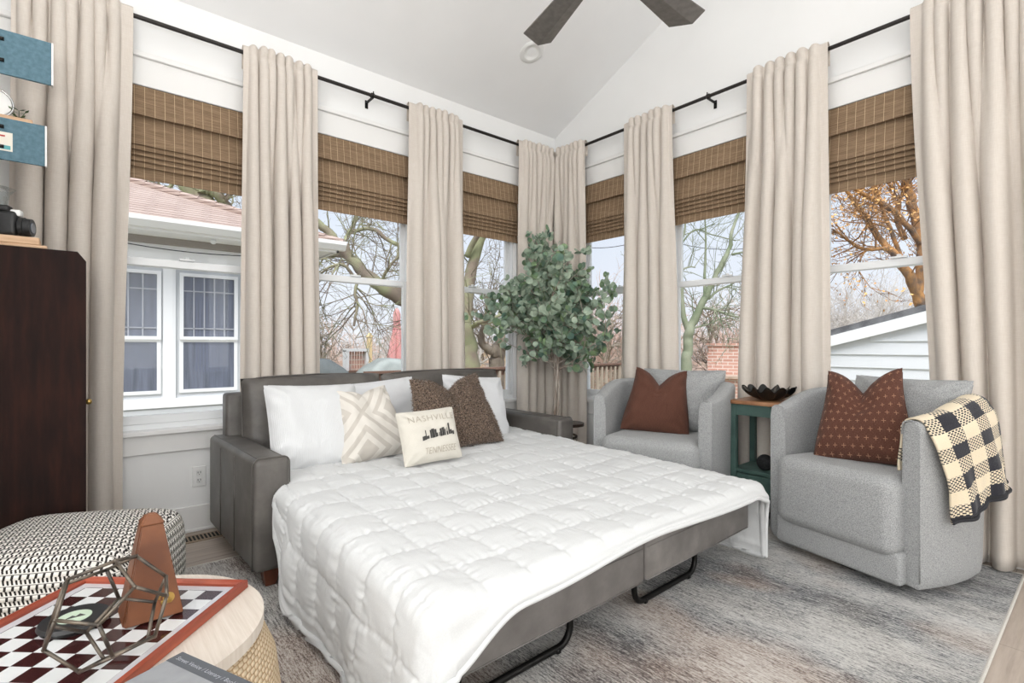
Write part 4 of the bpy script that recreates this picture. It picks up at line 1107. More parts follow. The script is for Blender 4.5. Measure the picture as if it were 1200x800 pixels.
# metronome
BT = TT+.0095
me_ = empty('metronome', (.139, 1.523, BT), RD(2)); tag(me_, 'closed brown wooden pyramid metronome with a brass latch', 'metronome')
def frus(bm, x0, x1, y0, y1, z0, X0, X1, Y0, Y1, z1, bev=.002):
    a = [bm.verts.new(p) for p in ((x0, y0, z0), (x1, y0, z0), (x1, y1, z0), (x0, y1, z0))]; b = [bm.verts.new(p) for p in ((X0, Y0, z1), (X1, Y0, z1), (X1, Y1, z1), (X0, Y1, z1))]
    fs = [bm.faces.new(a[::-1]), bm.faces.new(b)]+[bm.faces.new((a[i], a[(i+1) % 4], b[(i+1) % 4], b[i])) for i in range(4)]
    es = list({e for f_ in fs for e in f_.edges}); bmesh.ops.bevel(bm, geom=es, offset=bev, segments=2, affect='EDGES')
bm = B(); frus(bm, -.060, .060, -.040, .062, 0, -.022, .022, -.014, .026, .222); obj('body', bm, M['metrowood'], me_, 'auto')
bm = B(); frus(bm, -.058, .058, -.056, -.043, .004, -.021, .021, -.029, -.017, .222); fpn = obj('front_door', bm, M['metrowood'], me_, 'auto')
bm = B(); frus(bm, -.025, .025, -.032, .029, .222, -.010, .010, -.006, .008, .244, .003); obj('cap', bm, M['metrowood'], me_, 'auto')
bm = B(); cyl(bm, (0, 0, 0), .012, .004, 20, mat=Matrix.Translation((.028, -.051, .048)) @ Matrix.Rotation(pi/2-.12, 4, 'X')); box(bm, .012, .034, -.057, -.052, .036, .045, .001, 1); tube(bm, [(.018+.010*cos(a), -.056, .05+.010*sin(a)) for a in [pi*k/8 for k in range(-3, 9)]], .002, 6); obj('latch', bm, M['brass'], fpn, 'auto')
for x, y in ((-.05, -.045), (.05, -.045), (-.05, .05), (.05, .05)): pass
# dodecahedron wire frame
def dodeca(R_):
    g = (1+5**.5)/2; vs = [V((a, b, c)) for a in (-1, 1) for b in (-1, 1) for c in (-1, 1)]
    for a in (-1, 1):
        for b in (-1, 1): vs += [V((0, a/g, b*g)), V((a/g, b*g, 0)), V((a*g, 0, b/g))]
    vs = [v*(R_/3**.5) for v in vs]
    ml = min((vs[0]-v).length for v in vs[1:]); ed = [(i, j) for i in range(20) for j in range(i+1, 20) if abs((vs[i]-vs[j]).length-ml) < 1e-4]
    return vs, ed
dv, de = dodeca(.107)
fn = V((0, 1, (1+5**.5)/2)).normalized()                     # a face normal
q = fn.rotation_difference(V((0, 0, 1))); dv = [Matrix.Rotation(RD(25), 3, 'Z') @ (q @ v) for v in dv]; mz = min(v.z for v in dv)
dv = [v-V((0, 0, mz-.0038)) for v in dv]
bm = B()
for a, b in de: tube(bm, [dv[a], dv[b]], .0036, 8)
for v in dv: sph(bm, v, .0042, 8)
o = obj('geometric_ornament', bm, M['pewter'], None, True); o.location = (.052, 1.335, BT); tag(o, 'open metal wire ornament of joined pentagons on the chess board', 'ornament')
# round black disc
pk = empty('round_tin', (-.003, 1.575, BT)); tag(pk, 'low round black tin with a pale green label on the chess board', 'tin')
bm = B(); cyl(bm, (0, 0, 0), .062, .010, 48, r2=.068); cyl(bm, (0, 0, .010), .068, .008, 48, r2=.064); obj('body', bm, M['blackpl'], pk, 'auto')
bm = B(); cyl(bm, (0, 0, .018), .032, .0012, 36); lb = obj('label_disc', bm, M['greenlabel'], pk, 'auto')
bm = B(); prism(bm, [(-.018, -.006), (-.004, .006), (.002, -.002), (.010, .008), (.020, -.008)], 'z', .0192, .0197); obj('label_drawing', bm, M['ink'], lb)
# book
bo = empty('magazine', (.162, 1.214, TT+.0235), RD(-67)); tag(bo, 'grey covered book lying on the corner of the chess board', 'book')
bm = B(); box(bm, 0, .26, -.20, 0, .002, .018); obj('pages', bm, M['paper'], bo)
bm = B(); box(bm, -.002, .262, -.202, .002, .018, .021, .001, 1); box(bm, -.002, .262, -.202, .002, 0, .002); cv = obj('cover', bm, M['bookgrey'], bo)
bm = B(); box(bm, -.002, .262, -.030, .002, .0211, .0214); obj('title_band', bm, M['bookband'], cv)
vs_, fs_ = text_mesh('Street Venice / Literary / Bookish', .0125, 0, 1.1)
bm = B(); vv = [bm.verts.new((v.x+.105, v.y-.015, .0217)) for v in vs_]
for f_ in fs_: bm.faces.new([vv[i] for i in f_])
obj('title_lettering', bm, P('pale_grey_print', (190, 194, 200), .6), cv)

# ================================================================ CEILING FAN
fz = 2.85; fc = (1.82, 1.487)
fan = empty('ceiling_fan', (fc[0], fc[1], fz)); tag(fan, 'dark grey ceiling fan, two of its blades in view', 'ceiling fan')
bm = B(); tube(bm, [(0, 0, .10), (0, 0, ceil_z(fc[1])-fz-.01)], .014, 14); obj('downrod', bm, M['fan'], fan, True)
lathe('motor_housing', [(.0001, -.07), (.07, -.065), (.10, -.03), (.11, .02), (.10, .07), (.05, .11), (.0001, .115)], M['fan'], fan)
lathe('canopy', [(.0001, -.12), (.03, -.12), (.07, -.05), (.078, .03), (.0001, .035)], M['fan'], fan, c=(0, 0, ceil_z(fc[1])-fz))
for k in range(5):
    a = RD(2.5+72*k-1); bm = B(); mt = Matrix.Rotation(a, 4, 'Z')
    r0, r1, w0, w1 = .12, .722, .055, .096
    top = [(r0, -w0, .012), (r0, -.012, -.006), (r0, w0, .004), (r1-.045, w1, .006), (r1, -.018, -.010), (r1-.012, -w1, .018)]
    T_ = [bm.verts.new(mt @ V((x, y, z+.006))) for x, y, z in top]; B_ = [bm.verts.new(mt @ V((x, y, z))) for x, y, z in top]
    for P_ in (T_, B_[::1]):
        bm.faces.new((P_[0], P_[1], P_[4], P_[5])); bm.faces.new((P_[1], P_[2], P_[3], P_[4]))
    for i in range(6): bm.faces.new((T_[i], T_[(i+1) % 6], B_[(i+1) % 6], B_[i]))
    obj('blade', bm, M['fan'], fan)
#@@OUTSIDE
# ================================================================ THE NEIGHBOURHOOD
GZ = -1.0
_F = V((cos(RD(49.7)), sin(RD(49.7)), 0)); _R = V((_F.y, -_F.x, 0))
def at(px, py, d): return V((0, 0, CAMZ))+_F*d+_R*(d*(px-600)/602)+V((0, 0, -d*(py-405)/602))
bm = B(); box(bm, -25, 60, WA+.6, 70, GZ-.1, GZ); box(bm, WB+.6, 60, -30, WA+.6, GZ-.1, GZ); tag(obj('lawn', bm, M['grass']), kind='structure')
# --- neighbour's house
HX, HY = 2.28, 7.5
nh = empty('neighbour_house', (0, HY, GZ)); tag(nh, 'white and grey neighbour house with a reddish shingle hip roof', 'house')
wn = [(-.55, .78, 'left'), (.97, 1.615, 'right')]
Z0, Z1, ZM = .52-GZ, 2.00-GZ, 1.185-GZ
bm = B(); box(bm, -5.5, HX, 0, 5, 0, 3.5); obj('wall', bm, M['greysiding'], nh)
bm = B(); box(bm, -5.5, HX+.02, -.03, 0, Z0-.17, Z0-.06); box(bm, -5.5, HX+.02, -.03, 0, Z1+.05, Z1+.32)
for a, b in ((-5.5, -.62), (.80, .93), (1.66, HX+.02)): box(bm, a, b, -.03, 0, Z0-.06, Z1+.05)
obj('window_casing', bm, M['housetrim'], nh)
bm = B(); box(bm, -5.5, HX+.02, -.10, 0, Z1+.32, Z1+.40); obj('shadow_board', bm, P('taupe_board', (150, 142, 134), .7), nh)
bm = B()
for k in range(5): box(bm, -5.5, HX+.01, -.012, 0, Z0-.30-.2*k, Z0-.185-.2*k)
obj('siding_boards', bm, M['greysiding'], nh)
for a, b, nm in wn:
    f = None; bm = B()
    for z0, z1, y0 in ((Z0, ZM, -.02), (ZM-.01, Z1, -.045)):
        box(bm, a, a+.04, y0, y0+.05, z0, z1); box(bm, b-.04, b, y0, y0+.05, z0, z1); box(bm, a+.04, b-.04, y0, y0+.05, z0, z0+.04); box(bm, a+.04, b-.04, y0, y0+.05, z1-.04, z1)
    f = obj('house_window', bm, M['housetrim'], nh)
    bm = B(); box(bm, a+.03, b-.03, -.010, .002, Z0+.02, Z1-.02); obj('pane', bm, M['houseglass'], f)
    bm = B(); n = 5 if nm == 'right' else 9; w_ = (b-a-.08)/n
    for k in range(1, n): box(bm, a+.04+k*w_-.007, a+.04+k*w_+.007, -.022, -.004, ZM+.03, Z1-.04)
    for zz in (ZM+.13, Z1-.22): box(bm, a+.04, b-.04, -.022, -.004, zz-.007, zz+.007)
    obj('muntins', bm, P('grey_muntin', (176, 178, 186), .6), f)
    bm = B()
    for k in range(14):
        x = a+.06+k*(b-a-.12)/14
        if 2 < k < 11: box(bm, x, x+.022, -.0125, -.0095, Z0+.25, Z1-.28)
    obj('inner_curtain', bm, M['housecurtain'], f)
EZ = 2.44-GZ; ov = .5
ex0, ex1, ey0 = -6, HX+ov, -ov
bm = B(); box(bm, ex0, ex1-.06, ey0+.06, 0, EZ-.04, EZ-.02); box(bm, HX, ex1-.06, 0, 5.4, EZ-.04, EZ-.02); obj('soffit', bm, M['housetrim'], nh)
bm = B(); prism(bm, [(ey0-.09, EZ+.10), (ey0-.09, EZ+.05), (ey0-.04, EZ-.02), (ey0+.02, EZ-.02), (ey0+.02, EZ+.10), (ey0-.0, EZ+.10), (ey0-.0, EZ+.02), (ey0-.06, EZ+.04), (ey0-.06, EZ+.10)], 'x', ex0, ex1+.08); box(bm, ex0, ex1, ey0, ey0+.03, EZ-.05, EZ+.08)
box(bm, ex1-.03, ex1, ey0, 5.4, EZ-.05, EZ+.08); gt = obj('gutter', bm, M['gutter'], nh)
for x in (1.28, 2.16, .3):
    bm = B(); sph(bm, (x, ey0+.16, EZ-.07), .035, 10, (1, 1, .8)); obj('soffit_lamp', bm, M['housetrim'], nh, True)
sl = .43; hh = 3.0
bm = B(); zt = EZ+.06
a0 = bm.verts.new((ex0, ey0-.05, zt)); a1 = bm.verts.new((ex1+.05, ey0-.05, zt)); a2 = bm.verts.new((ex1+.05, 5.5, zt)); a3 = bm.verts.new((ex0, 5.5, zt))
t0 = bm.verts.new((ex0, ey0-.05+hh, zt+sl*hh)); t1 = bm.verts.new((ex1+.05-hh, ey0-.05+hh, zt+sl*hh))
for f_ in ((a0, a1, t1, t0), (a1, a2, t1), (a2, a3, t0, t1), (a0, t0, a3), (a0, a3, a2, a1)): bm.faces.new(f_)
obj('roof', bm, M['shingle'], nh)
bm = B()
for k in range(16): p0 = V((ex1+.05-hh*k/16, ey0-.05+hh*k/16, zt+sl*hh*k/16)); p1 = V((ex1+.05-hh*(k+1)/16, ey0-.05+hh*(k+1)/16, zt+sl*hh*(k+1)/16)); tube(bm, [p0+V((0, 0, .03)), p1+V((0, 0, .02))], .05, 6)
obj('hip_cap', bm, M['shingle'], nh)

# --- trees
def twigs(bm, rnd, p, d, L, r, lvl, maxl, spread=.7, droop=0.0, seg=4, wander=.22, leafs=None):
    n = max(3, int(L/.22)+1); n = min(n, 7); pts = [p.copy()]; d = d.normalized()
    kids = []
    for i in range(n):
        d = (d+V((rnd.gauss(0, wander), rnd.gauss(0, wander), rnd.gauss(0, wander)-droop))).normalized(); p = p+d*(L/n); pts.append(p.copy())
        if lvl < maxl:
            for _ in range(2 if rnd.random() < .45 else 1):
                if rnd.random() < (.62 if lvl else .8): kids.append((p.copy(), d.copy(), 1-i/n*.5))
        if leafs is not None and lvl >= 1:
            for _ in range(1 if rnd.random() < .42 else 0):
                c = p+V((rnd.gauss(0, .05), rnd.gauss(0, .05), rnd.gauss(0, .05))); a = V((rnd.gauss(0, 1), rnd.gauss(0, 1), rnd.gauss(0, 1))).normalized()*.03; b_ = a.orthogonal().normalized()*.022
                i0 = len(leafs[0]); leafs[0].extend([c-a, c+b_, c+a, c-b_]); leafs[1].append((i0, i0+1, i0+2, i0+3))
    tube(bm, pts, [max(.0025, r*(1-.75*i/n)) for i in range(n+1)], seg, caps=False)
    for q, dd, s in kids:
        nd = dd+V((rnd.gauss(0, spread), rnd.gauss(0, spread), rnd.gauss(0, spread)))
        twigs(bm, rnd, q, nd, L*rnd.uniform(.42, .68)*s, r*.52, lvl+1, maxl, spread, droop, 3, wander, leafs)
def limb_pts(pts, n=5):
    out = []
    for i in range(len(pts)-1):
        a, b = V(pts[i][:3]), V(pts[i+1][:3]); p0 = V(pts[max(0, i-1)][:3]); p3 = V(pts[min(len(pts)-1, i+2)][:3]); r0, r1 = pts[i][3], pts[i+1][3]
        for k in range(n):
            t = k/n; q = .5*((2*a)+(-p0+b)*t+(2*p0-5*a+4*b-p3)*t*t+(-p0+3*a-3*b+p3)*t*t*t); out.append((q, r0+(r1-r0)*t))
    out.append((V(pts[-1][:3]), pts[-1][3])); return out
def tree(name, label, limbs, mat, seed, nt=16, TL=1.6, tr=.02, maxl=2, droop=0., group=None, leafmat=None, spread=.7, moss=None, start=.15):
    rnd = random.Random(seed); base = V(limbs[0][0][:3])
    root = empty(name, (base.x, base.y, GZ)); tag(root, label, 'tree', group); O_ = V((base.x, base.y, GZ))
    bm = B(); leafs = ([], []) if leafmat else None
    for li, lb in enumerate(limbs):
        P_ = limb_pts([tuple(V(p[:3])-O_)+(p[3],) for p in lb])
        P_ = [(q+V((nz(q.z*2.3+li, i*.5), nz(q.x*2.1, i*.5+9), nz(q.y*2, i*.5+4)))*r*.45, r*(1+.18*nz(i*.6, li))) for i, (q, r) in enumerate(P_)]
        tube(bm, [q for q, r in P_], [r for q, r in P_], 9)
        m = len(P_)
        for k in range(nt if li else nt//2+2):
            i = int(m*rnd.uniform(start, 1))-1; i = max(1, min(m-2, i)); q, r = P_[i]; tdir = (P_[i+1][0]-P_[i-1][0]).normalized()
            side = tdir.orthogonal().normalized(); side.rotate(Matrix.Rotation(rnd.uniform(0, 6.28), 3, tdir))
            twigs(bm, rnd, q, side+tdir*.6+V((0, 0, .2-droop*2)), TL*rnd.uniform(.45, 1.1), min(tr*rnd.uniform(.7, 1.3), r*.6), 0, maxl, spread, droop, 4, .2, leafs)
    o = obj('trunk', bm, mat, root, True, 'keep')
    if leafs:
        l_ = raw('leaves', leafs[0], leafs[1], leafmat, root, False); l_['kind'] = 'stuff'
    return root
def lp(*a, k=1): return [tuple(at(px, py, d))+(r*k,) for px, py, d, r in a]
gp = at(550, 405, 9.6); gx = at(583, 405, 11.2); gg = at(803, 405, 8.0); go = at(1080, 405, 9.0)
tree('leaning_tree', 'big mossy tree whose thick limb slants across the middle sofa wall window', [
    [(gp.x+.05, gp.y, GZ, .27)]+lp((549, 440, 9.6, .20), (547, 400, 9.6, .18), (527, 374, 9.4, .17), (500, 360, 9.2, .165), (473, 350, 9.0, .15), (450, 338, 8.9, .13), (425, 318, 8.8, .10), (405, 294, 8.7, .085), (385, 272, 8.6, .07), (366, 256, 8.5, .06), (330, 225, 8.3, .04)),
    lp((547, 405, 9.6, .15), (546, 360, 9.7, .13), (556, 300, 9.8, .10), (575, 255, 9.8, .07), (600, 210, 9.9, .04)),
    lp((428, 321, 8.8, .09), (414, 305, 8.9, .07), (398, 298, 9.0, .06), (376, 299, 9.2, .05), (350, 292, 9.4, .03)),
    lp((414, 324, 8.8, .03), (404, 311, 8.7, .028), (388, 312, 8.6, .022), (374, 322, 8.6, .015)),
    lp((401, 288, 8.7, .04), (412, 268, 8.9, .032), (419, 252, 9.0, .025), (424, 236, 9.1, .02)),
    lp((413, 271, 8.9, .03), (436, 268, 8.8, .035), (455, 281, 8.8, .035), (476, 290, 8.8, .04), (500, 292, 9.0, .05), (530, 330, 9.4, .08)),
    lp((446, 334, 8.9, .03), (455, 314, 8.8, .026), (468, 299, 8.8, .02), (480, 285, 8.8, .015)),
    lp((420, 326, 8.8, .028), (416, 344, 8.7, .026), (419, 358, 8.7, .024), (416, 372, 8.6, .02), (415, 382, 8.6, .02)),
    lp((547, 300, 9.7, .06), (560, 275, 9.5, .05), (580, 262, 9.4, .04), (610, 275, 9.3, .03), (640, 300, 9.2, .02)),
    lp((549, 385, 9.6, .05), (562, 378, 9.3, .04), (580, 372, 9.1, .03), (600, 362, 9.0, .02))],
    M['mossbark'], 7, 13, 1.25, .014, 2, .03)
tree('forked_tree', 'low forked tree behind the deck rail, left of the corner', [
    [(gx.x, gx.y, GZ, .19)]+lp((582, 432, 11.2, .17), (582, 416, 11.2, .17), (590, 402, 11.2, .17), (602, 385, 11.1, .13), (620, 360, 11, .08), (640, 330, 10.9, .05)),
    lp((584, 414, 11.2, .13), (575, 410, 11.1, .09), (566, 404, 11.0, .08), (564, 393, 11.0, .075), (569, 378, 10.9, .06), (572, 362, 10.8, .045), (566, 340, 10.7, .03))],
    M['bark'], 9, 14, 1.3, .015, 2, .0)
tree('algae_green_tree', 'green stained forked tree seen between the two armchairs', [
    [(gg.x, gg.y, GZ, .15)]+lp((804, 440, 8, .12), (806, 410, 8, .105), (808, 388, 8, .10), (816, 370, 8, .085), (828, 345, 8, .07), (838, 325, 8, .06), (848, 305, 8, .055), (855, 290, 8.1, .045), (858, 270, 8.1, .035), (868, 245, 8.2, .025), (878, 225, 8.2, .015), k=.72),
    lp((808, 392, 8, .07), (801, 370, 8, .055), (799, 345, 8, .045), (798, 315, 8, .04), (797, 290, 8, .03), (803, 265, 8, .02), (800, 235, 8, .012), k=.72),
    lp((826, 348, 8, .04), (826, 322, 8.1, .03), (827, 290, 8.2, .022), (826, 255, 8.2, .016), (820, 225, 8.3, .010), k=.72),
    lp((822, 360, 8, .035), (838, 363, 7.8, .03), (852, 368, 7.7, .026), (866, 372, 7.6, .02), k=.72),
    lp((830, 350, 8, .03), (842, 340, 8.1, .025), (856, 334, 8.2, .02), (872, 322, 8.3, .014), k=.72),
    lp((812, 384, 8, .022), (830, 380, 8, .018), (850, 372, 8, .014), (868, 376, 8, .01), k=.72),
    lp((798, 318, 8, .02), (806, 313, 8, .018), (815, 313, 8, .012), k=.72), lp((858, 298, 8, .03), (868, 296, 8, .02), (880, 294, 8, .012), k=.72),
    lp((790, 300, 8.4, .02), (812, 270, 8.5, .018), (835, 275, 8.5, .015), (862, 282, 8.5, .010), k=.72)],
    M['greenbark'], 15, 7, .8, .011, 2, -.02)
tree('orange_leaved_tree', 'tall tree with orange lichen and a few orange leaves, above the white garage', [
    [(go.x+.35, go.y-.1, GZ, .22)]+lp((1084, 380, 9, .16), (1077, 352, 9, .14), (1066, 325, 9, .12), (1052, 302, 9, .10), (1036, 285, 9.1, .08), (1018, 262, 9.2, .07), (1004, 240, 9.3, .06), (990, 222, 9.4, .04), (975, 212, 9.5, .03), k=.68),
    lp((1074, 345, 9, .12), (1080, 300, 9, .13), (1074, 262, 9.2, .12), (1066, 232, 9.3, .12), (1060, 205, 9.4, .10), (1050, 170, 9.5, .07), k=.68),
    lp((1078, 285, 9, .08), (1058, 258, 8.9, .07), (1040, 242, 8.8, .075), (1020, 232, 8.8, .06), (1002, 222, 8.8, .045), (985, 215, 8.8, .03), k=.68),
    lp((1060, 315, 9, .06), (1048, 280, 9.2, .05), (1036, 250, 9.3, .05), (1028, 225, 9.4, .04), (1022, 200, 9.4, .03), k=.68),
    lp((1040, 290, 9.05, .05), (1022, 292, 8.9, .045), (1006, 290, 8.9, .04), (992, 280, 8.8, .03), (975, 268, 8.8, .02), k=.68),
    lp((1060, 280, 9.4, .05), (1050, 250, 9.6, .04), (1062, 220, 9.7, .03))],
    M['orangebark'], 23, 18, 1.25, .015, 2, .0, leafmat=M['orangeleaf'])
g0 = at(262, 405, 15)
tree('tree_behind_the_house', 'mossy tree showing over the neighbour house roof', [
    [(g0.x, g0.y, GZ, .4)]+lp((262, 330, 15, .34), (252, 270, 15, .32), (238, 240, 15, .30), (226, 212, 15, .34), (215, 180, 15, .28), (205, 140, 15, .2)),
    lp((300, 262, 15.5, .10), (272, 247, 15.2, .12), (258, 232, 15, .13), (246, 224, 14.9, .12), (238, 226, 14.8, .14)),
    lp((214, 196, 15, .08), (196, 222, 14.8, .05), (184, 219, 14.7, .04), (165, 214, 14.6, .03)),
    lp((262, 237, 15, .06), (276, 222, 15, .05), (290, 205, 15, .04))],
    M['mossbark'], 31, 12, 2.0, .022, 2, .02)
# --- farther bare trees: three built, the others copied
def far_tree(seed, H, mat, nm):
    rnd = random.Random(seed); root = empty('bare_tree'); bm = B()
    pts = [V((0, 0, 0))]; d = V((0, 0, 1)); 
    for i in range(7): d = (d+V((rnd.gauss(0, .10), rnd.gauss(0, .10), .2))).normalized(); pts.append(pts[-1]+d*H*.7/7)
    tube(bm, pts, [H*.020*(1-.75*i/7) for i in range(8)], 6)
    for i in range(2, 8):
        for _ in range(3):
            a = rnd.uniform(0, 6.28); twigs(bm, rnd, pts[i], V((cos(a), sin(a), rnd.uniform(.4, 1.3))), H*.34*(1.1-.06*i), H*.008, 0, 2, .55, 0, 4, .16)
    obj('trunk', bm, mat, root, True, 'keep'); return root
protos = [far_tree(2, 7, M['bark'], 0), far_tree(5, 8, M['greybrush'], 1), far_tree(8, 6.5, M['brush'], 2)]
spots = [(385, 19, 0), (420, 24, 1), (448, 17, 1), (470, 23, 2), (398, 30, 2), (556, 20, 1), (575, 26, 0), (592, 30, 2), (700, 16, 0), (722, 20, 2), (738, 27, 1), (812, 22, 1), (840, 17, 0), (862, 20, 2), (985, 20, 1), (1002, 25, 1), (1022, 18, 1), (1045, 24, 2), (1068, 28, 1), (970, 30, 0), (176, 30, 0), (640, 28, 1), (780, 30, 2)]
rnd = random.Random(44)
wnames = {0: 'brown grey', 1: 'pale grey', 2: 'reddish'}
for i, (px, d, k) in enumerate(spots):
    o = protos[k] if not any(s[2] == k for s in spots[:i]) else copy_tree(protos[k])
    p = at(px, 405, d); o.location = (p.x, p.y, GZ); o.rotation_euler = (0, 0, rnd.uniform(0, 6.28)); s = rnd.uniform(.42, .62)*(.75+d/60); o.scale = (s, s, s)
    tag(o, wnames[k]+' leafless tree in the blurred row far beyond the houses', 'tree', wnames[k]+' bare trees in the distance')
# --- brush, low and reddish, and grey brush on the slope right
def thicket(pts, mat, seed, label, n, H):
    rnd = random.Random(seed); bm = B()
    for k in range(n):
        (px, d) = pts[k % len(pts)]; p = at(px+rnd.uniform(-16, 16), 405, d+rnd.uniform(-1.5, 1.5)); p.z = GZ
        twigs(bm, rnd, p, V((rnd.gauss(0, .3), rnd.gauss(0, .3), 1)), H*rnd.uniform(.6, 1.1), .022, 0, 2, .6, 0, 3, .14)
    o = obj('thicket', bm, mat, None, True, 'keep'); o['kind'] = 'stuff'; o['label'] = label; o['category'] = 'thicket'
thicket([(390, 22), (415, 21), (440, 20), (465, 21), (555, 26), (580, 25)], M['brush'], 1, 'tangled reddish brush beyond the deck', 120, 2.2)
thicket([(700, 19), (720, 18), (735, 18), (845, 20), (862, 19)], M['brush'], 2, 'tangled reddish brush seen through the armchair wall windows', 110, 3.4)
thicket([(980, 19), (1000, 18), (1022, 19), (1045, 18), (1065, 20)], M['greybrush'], 3, 'grey brush thicket above the white garage', 170, 4.0)
# --- garage
def gable_house(name, label, c, w, dep, he, hr, ang, wall, roof, trimm, lap=.2, cat='house', over=.25, fo=.30):
    root = empty(name, (c[0], c[1], GZ), ang); tag(root, label, cat)
    bm = B(); prism(bm, [(-w/2, 0), (w/2, 0), (w/2, he), (0, hr), (-w/2, he)], 'x', 0, dep); obj('wall', bm, wall, root)
    s = (hr-he)/(w/2); e = over
    bm = B()
    for sg in (-1, 1): prism(bm, [(0, hr+.02), (sg*(w/2+e), he-s*e+.02), (sg*(w/2+e), he-s*e+.12), (0, hr+.12)], 'x', -fo, dep+.3)
    obj('roof', bm, roof, root)
    bm = B()
    for sg in (-1, 1): prism(bm, [(0, hr+.03), (sg*(w/2+e), he-s*e+.03), (sg*(w/2+e), he-s*e-.12), (0, hr-.12)], 'x', -fo-.03, -fo); prism(bm, [(0, hr+.0), (sg*(w/2+e), he-s*e), (sg*(w/2+e), he-s*e-.02), (0, hr-.02)], 'x', -fo, 0)
    obj('rake_trim', bm, trimm, root)
    bm = B(); z = 0.0
    while z < hr-.1:
        hw = w/2 if z+lap < he else max(.02, (hr-z-lap)/s)
        prism(bm, [(0, z), (-.022, z), (-.002, z+lap), (0, z+lap)], 'y', -hw, hw); z += lap
    if lap: obj('lap_siding', bm, wall, root)
    else: bm.free()
    return root
# rake rises towards the right of the view
gable_house('garage', 'white lap sided garage gable under the orange tree', (8.3, .6), 6.0, 2.4, 1.95, 2.78, 0, M['siding'], M['greyroof'], M['housetrim'], .18, 'garage', fo=.06)
p = at(568, 405, 26); gable_house('yellow_house', 'pale yellow house beyond the deck, left of the corner', (p.x, p.y), 6, 7, 1.2, 2.2, RD(60), M['yellow'], M['tanroof'], M['housetrim'], .3)
p = at(385, 405, 22); gable_house('tan_house', 'tan roofed house behind the dark cover on the deck', (p.x-.9, p.y), 3.2, 6, .9, 1.7, RD(78), M['brick'], M['tanroof'], M['housetrim'], .3)
p = at(712, 405, 20); gable_house('white_shed', 'small pale shed seen just right of the corner curtains', (p.x, p.y), 4.0, 5, .2, .95, RD(40), M['siding'], M['greyroof'], M['housetrim'], .25)
p = at(842, 405, 15)
bk_ = empty('brick_building', (p.x, p.y, GZ), RD(18)); tag(bk_, 'pale red brick building behind the green stained tree', 'building')
bm = B(); box(bm, 0, 6, -1.35, 2.2, 0, 1.15); obj('wall', bm, M['brick'], bk_)
bm = B(); box(bm, -.1, 6.1, -1.45, 2.3, 1.15, 1.22); obj('roof', bm, M['tanroof'], bk_)
bm = B(); box(bm, 1.0, 2.0, -.7, .5, 1.22, 2.1); box(bm, .95, 2.05, -.75, .55, 2.1, 2.18); obj('chimney', bm, M['brick'], bk_)
# --- deck with rail, covers, umbrella
dk = empty('deck', (5.4, 6.4, GZ)); tag(dk, 'weathered wooden deck with a baluster railing behind the sofa wall', 'deck')
bm = B()
for k in range(24): box(bm, -2.5, 4.2, .02+k*.12, .13+k*.12, .80, .835)
obj('deck_boards', bm, M['deckwood'], dk)
bm = B(); box(bm, -2.5, 4.2, -.02, .02, .60, .80); obj('rim_joist', bm, M['deckwood'], dk)
bm = B(); box(bm, -2.5, 4.2, -.07, .07, 1.725, 1.76); box(bm, -2.5, 4.2, -.02, .02, 1.63, 1.725); box(bm, -2.5, 4.2, -.02, .02, .86, .93); obj('hand_rail', bm, M['darkdeck'], dk)
for k in range(6):
    bm = B(); box(bm, -2.5+k*1.32, -2.41+k*1.32, -.045, .045, 0, 1.725); obj('post', bm, M['deckwood'], dk)
for k in range(50):
    x = -2.40+k*.132; bm = B(); box(bm, x, x+.038, -.06, -.021, .80, 1.70); obj('baluster', bm, M['deckwood'], dk)
def cover(name, label, c, w, d, h, mat, rz, seed):
    bm = B(); bmesh.ops.create_cube(bm, size=1); bmesh.ops.subdivide_edges(bm, edges=bm.edges[:], cuts=14, use_grid_fill=True)
    for v in bm.verts:
        p = v.co*2; n = 6; r = (abs(p.x)**n+abs(p.y)**n+abs(p.z)**n)**(1/n); p = p/r; z01 = (p.z+1)/2
        tp = 1-.18*z01; v.co = V((p.x*w/2*tp*(1+.04*sin(9*p.y+seed)*(1-z01)), p.y*d/2*tp, z01*h-(.22*h*max(0, p.x)*z01)+.02*nz(p.x*2, p.y*2, seed)))
    o = obj(name, bm, mat, None, True); o.location = c; o.rotation_euler = (0, 0, rz); tag(o, label, 'cover'); return o
p = at(389, 405, 7.9); cover('covered_grill', 'dark grey vinyl cover on the deck at the left of the middle window', (p.x-.12, p.y, GZ+.835), .95, .6, 1.07, M['darkcover'], RD(10), 1)
p = at(443, 405, 8.3); cover('covered_grill', 'pale grey green draped grill cover under the pink umbrella', (p.x+.05, p.y, GZ+.835), 1.0, .65, 1.06, M['cover'], RD(184), 4)
p = at(417, 405, 11)
lt = empty('lattice_planter', (p.x, p.y, GZ)); tag(lt, 'dark topped wooden planter stand between the two covers', 'planter')
bm = B(); box(bm, -.35, .35, -.2, .2, 1.52, 1.57); obj('ledge', bm, M['darkdeck'], lt)
bm = B()
for x in (-.22, .22): box(bm, x-.03, x+.03, -.12, .12, 0, 1.52); box(bm, x-.03, x+.03, -.1, .1, 1.57, 2.0)
box(bm, -.25, .25, -.11, .11, 1.98, 2.04); obj('frame', bm, M['housetrim'], lt)
bm = B()
for k in range(7): box(bm, -.19+k*.058, -.165+k*.058, -.02, .02, .9, 1.98)
obj('slats', bm, M['brick'], lt)
p = at(433, 405, 12); bm = B(); box(bm, -.05, .05, -.05, .05, 0, 2.3, .01, 1); bm2 = bm; prism(bm, [(-.07, 2.3), (.07, 2.3), (0, 2.4)], 'y', -.06, .06)
o = obj('wooden_post', bm, M['yellow']); o.location = (p.x, p.y, GZ); tag(o, 'tall pale yellow wooden post left of the pink umbrella', 'post')
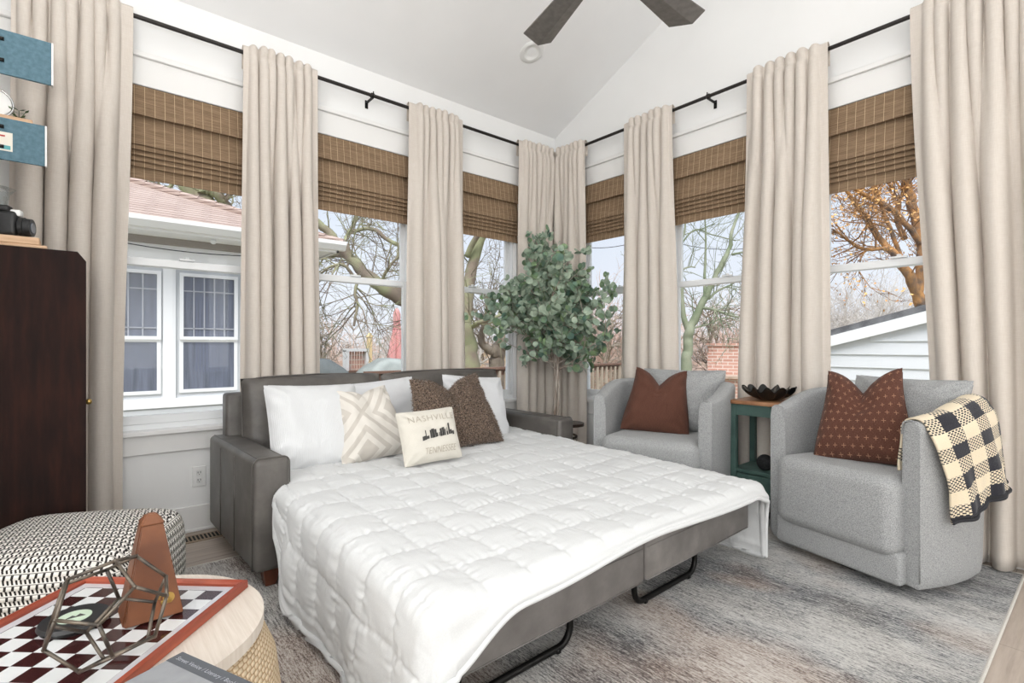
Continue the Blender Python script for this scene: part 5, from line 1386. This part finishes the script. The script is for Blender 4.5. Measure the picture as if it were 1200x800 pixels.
p = at(465, 405, 11.5); um = empty('patio_umbrella', (p.x, p.y, GZ)); tag(um, 'closed faded pink patio umbrella standing beyond the deck', 'umbrella')
bm = B(); cyl(bm, (0, 0, 0), .022, 2.95, 12); obj('pole', bm, M['deckwood'], um, True)
bm = B(); cyl(bm, (0, 0, 0), .28, .06, 24); obj('base', bm, M['darkcover'], um, 'auto')
vs, fs = [], []; prof = [(.03, 2.93), (.05, 2.90), (.085, 2.80), (.075, 2.62), (.085, 2.45), (.13, 2.15), (.17, 1.90), (.18, 1.80)]
for r, z in prof:
    for k in range(48): a = 2*pi*k/48; rr = r*(1+.28*smooth01((2.9-z)/.8)*cos(8*a)); vs.append((rr*cos(a), rr*sin(a), z+(.03*cos(8*a) if z < 1.85 else 0)))
for i in range(len(prof)-1):
    for k in range(48): fs.append((i*48+k, i*48+(k+1) % 48, (i+1)*48+(k+1) % 48, (i+1)*48+k))
raw('canopy', vs, fs, M['pink'], um)
bm = B(); tube(bm, [(.085*cos(a), .085*sin(a), 2.48) for a in [2*pi*k/20 for k in range(20)]], .012, 6, closed=True); obj('tie_band', bm, M['pink'], um, True)
# utility wires and the poles that carry them
bm = B(); a, b = at(150, 262, 6.9), at(290, 302, 7.2)
a, b = V((-.4, 7.06, 2.36)), V((2.5, 7.06, 2.36))
tube(bm, [a.lerp(b, t/14)+V((0, 0, -.16*(1-(2*t/14-1)**2))) for t in range(15)], .006, 5); tag(obj('eave_cable', bm, M['blackpl'], None, True), 'thin black cable sagging under the neighbour house eave', 'cable')
pl = [at(646, 405, 17), at(765, 405, 16.5), at(915, 405, 17.5)]
for p, lb in zip(pl, ('wooden utility pole hidden behind the corner curtains', 'wooden utility pole hidden behind the curtain of the far armchair', 'wooden utility pole hidden behind the curtain of the side table')):
    u_ = empty('utility_pole', (p.x, p.y, GZ)); tag(u_, lb, 'pole', 'utility poles')
    bm = B(); tube(bm, [(0, 0, 0), (0, 0, 6.0)], [.13, .10], 12); obj('post', bm, M['bark'], u_, True)
    bm = B(); box(bm, -.7, .7, -.06, .06, 5.5, 5.62); o = obj('crossarm', bm, M['bark'], u_); o.rotation_euler = (0, 0, RD(-20))
for (a, b), lb in zip(((pl[0], pl[1]), (pl[1], pl[2])), ('overhead wire seen right of the corner curtains', 'overhead wire crossing behind the green stained tree')):
    a = V((a.x, a.y, 4.64)); b = V((b.x, b.y, 4.64)); bm = B()
    tube(bm, [a.lerp(b, t/14)+V((0, 0, -.35*(1-(2*t/14-1)**2))) for t in range(15)], .011, 5); tag(obj('overhead_wire', bm, M['blackpl'], None, True), lb, 'wire')
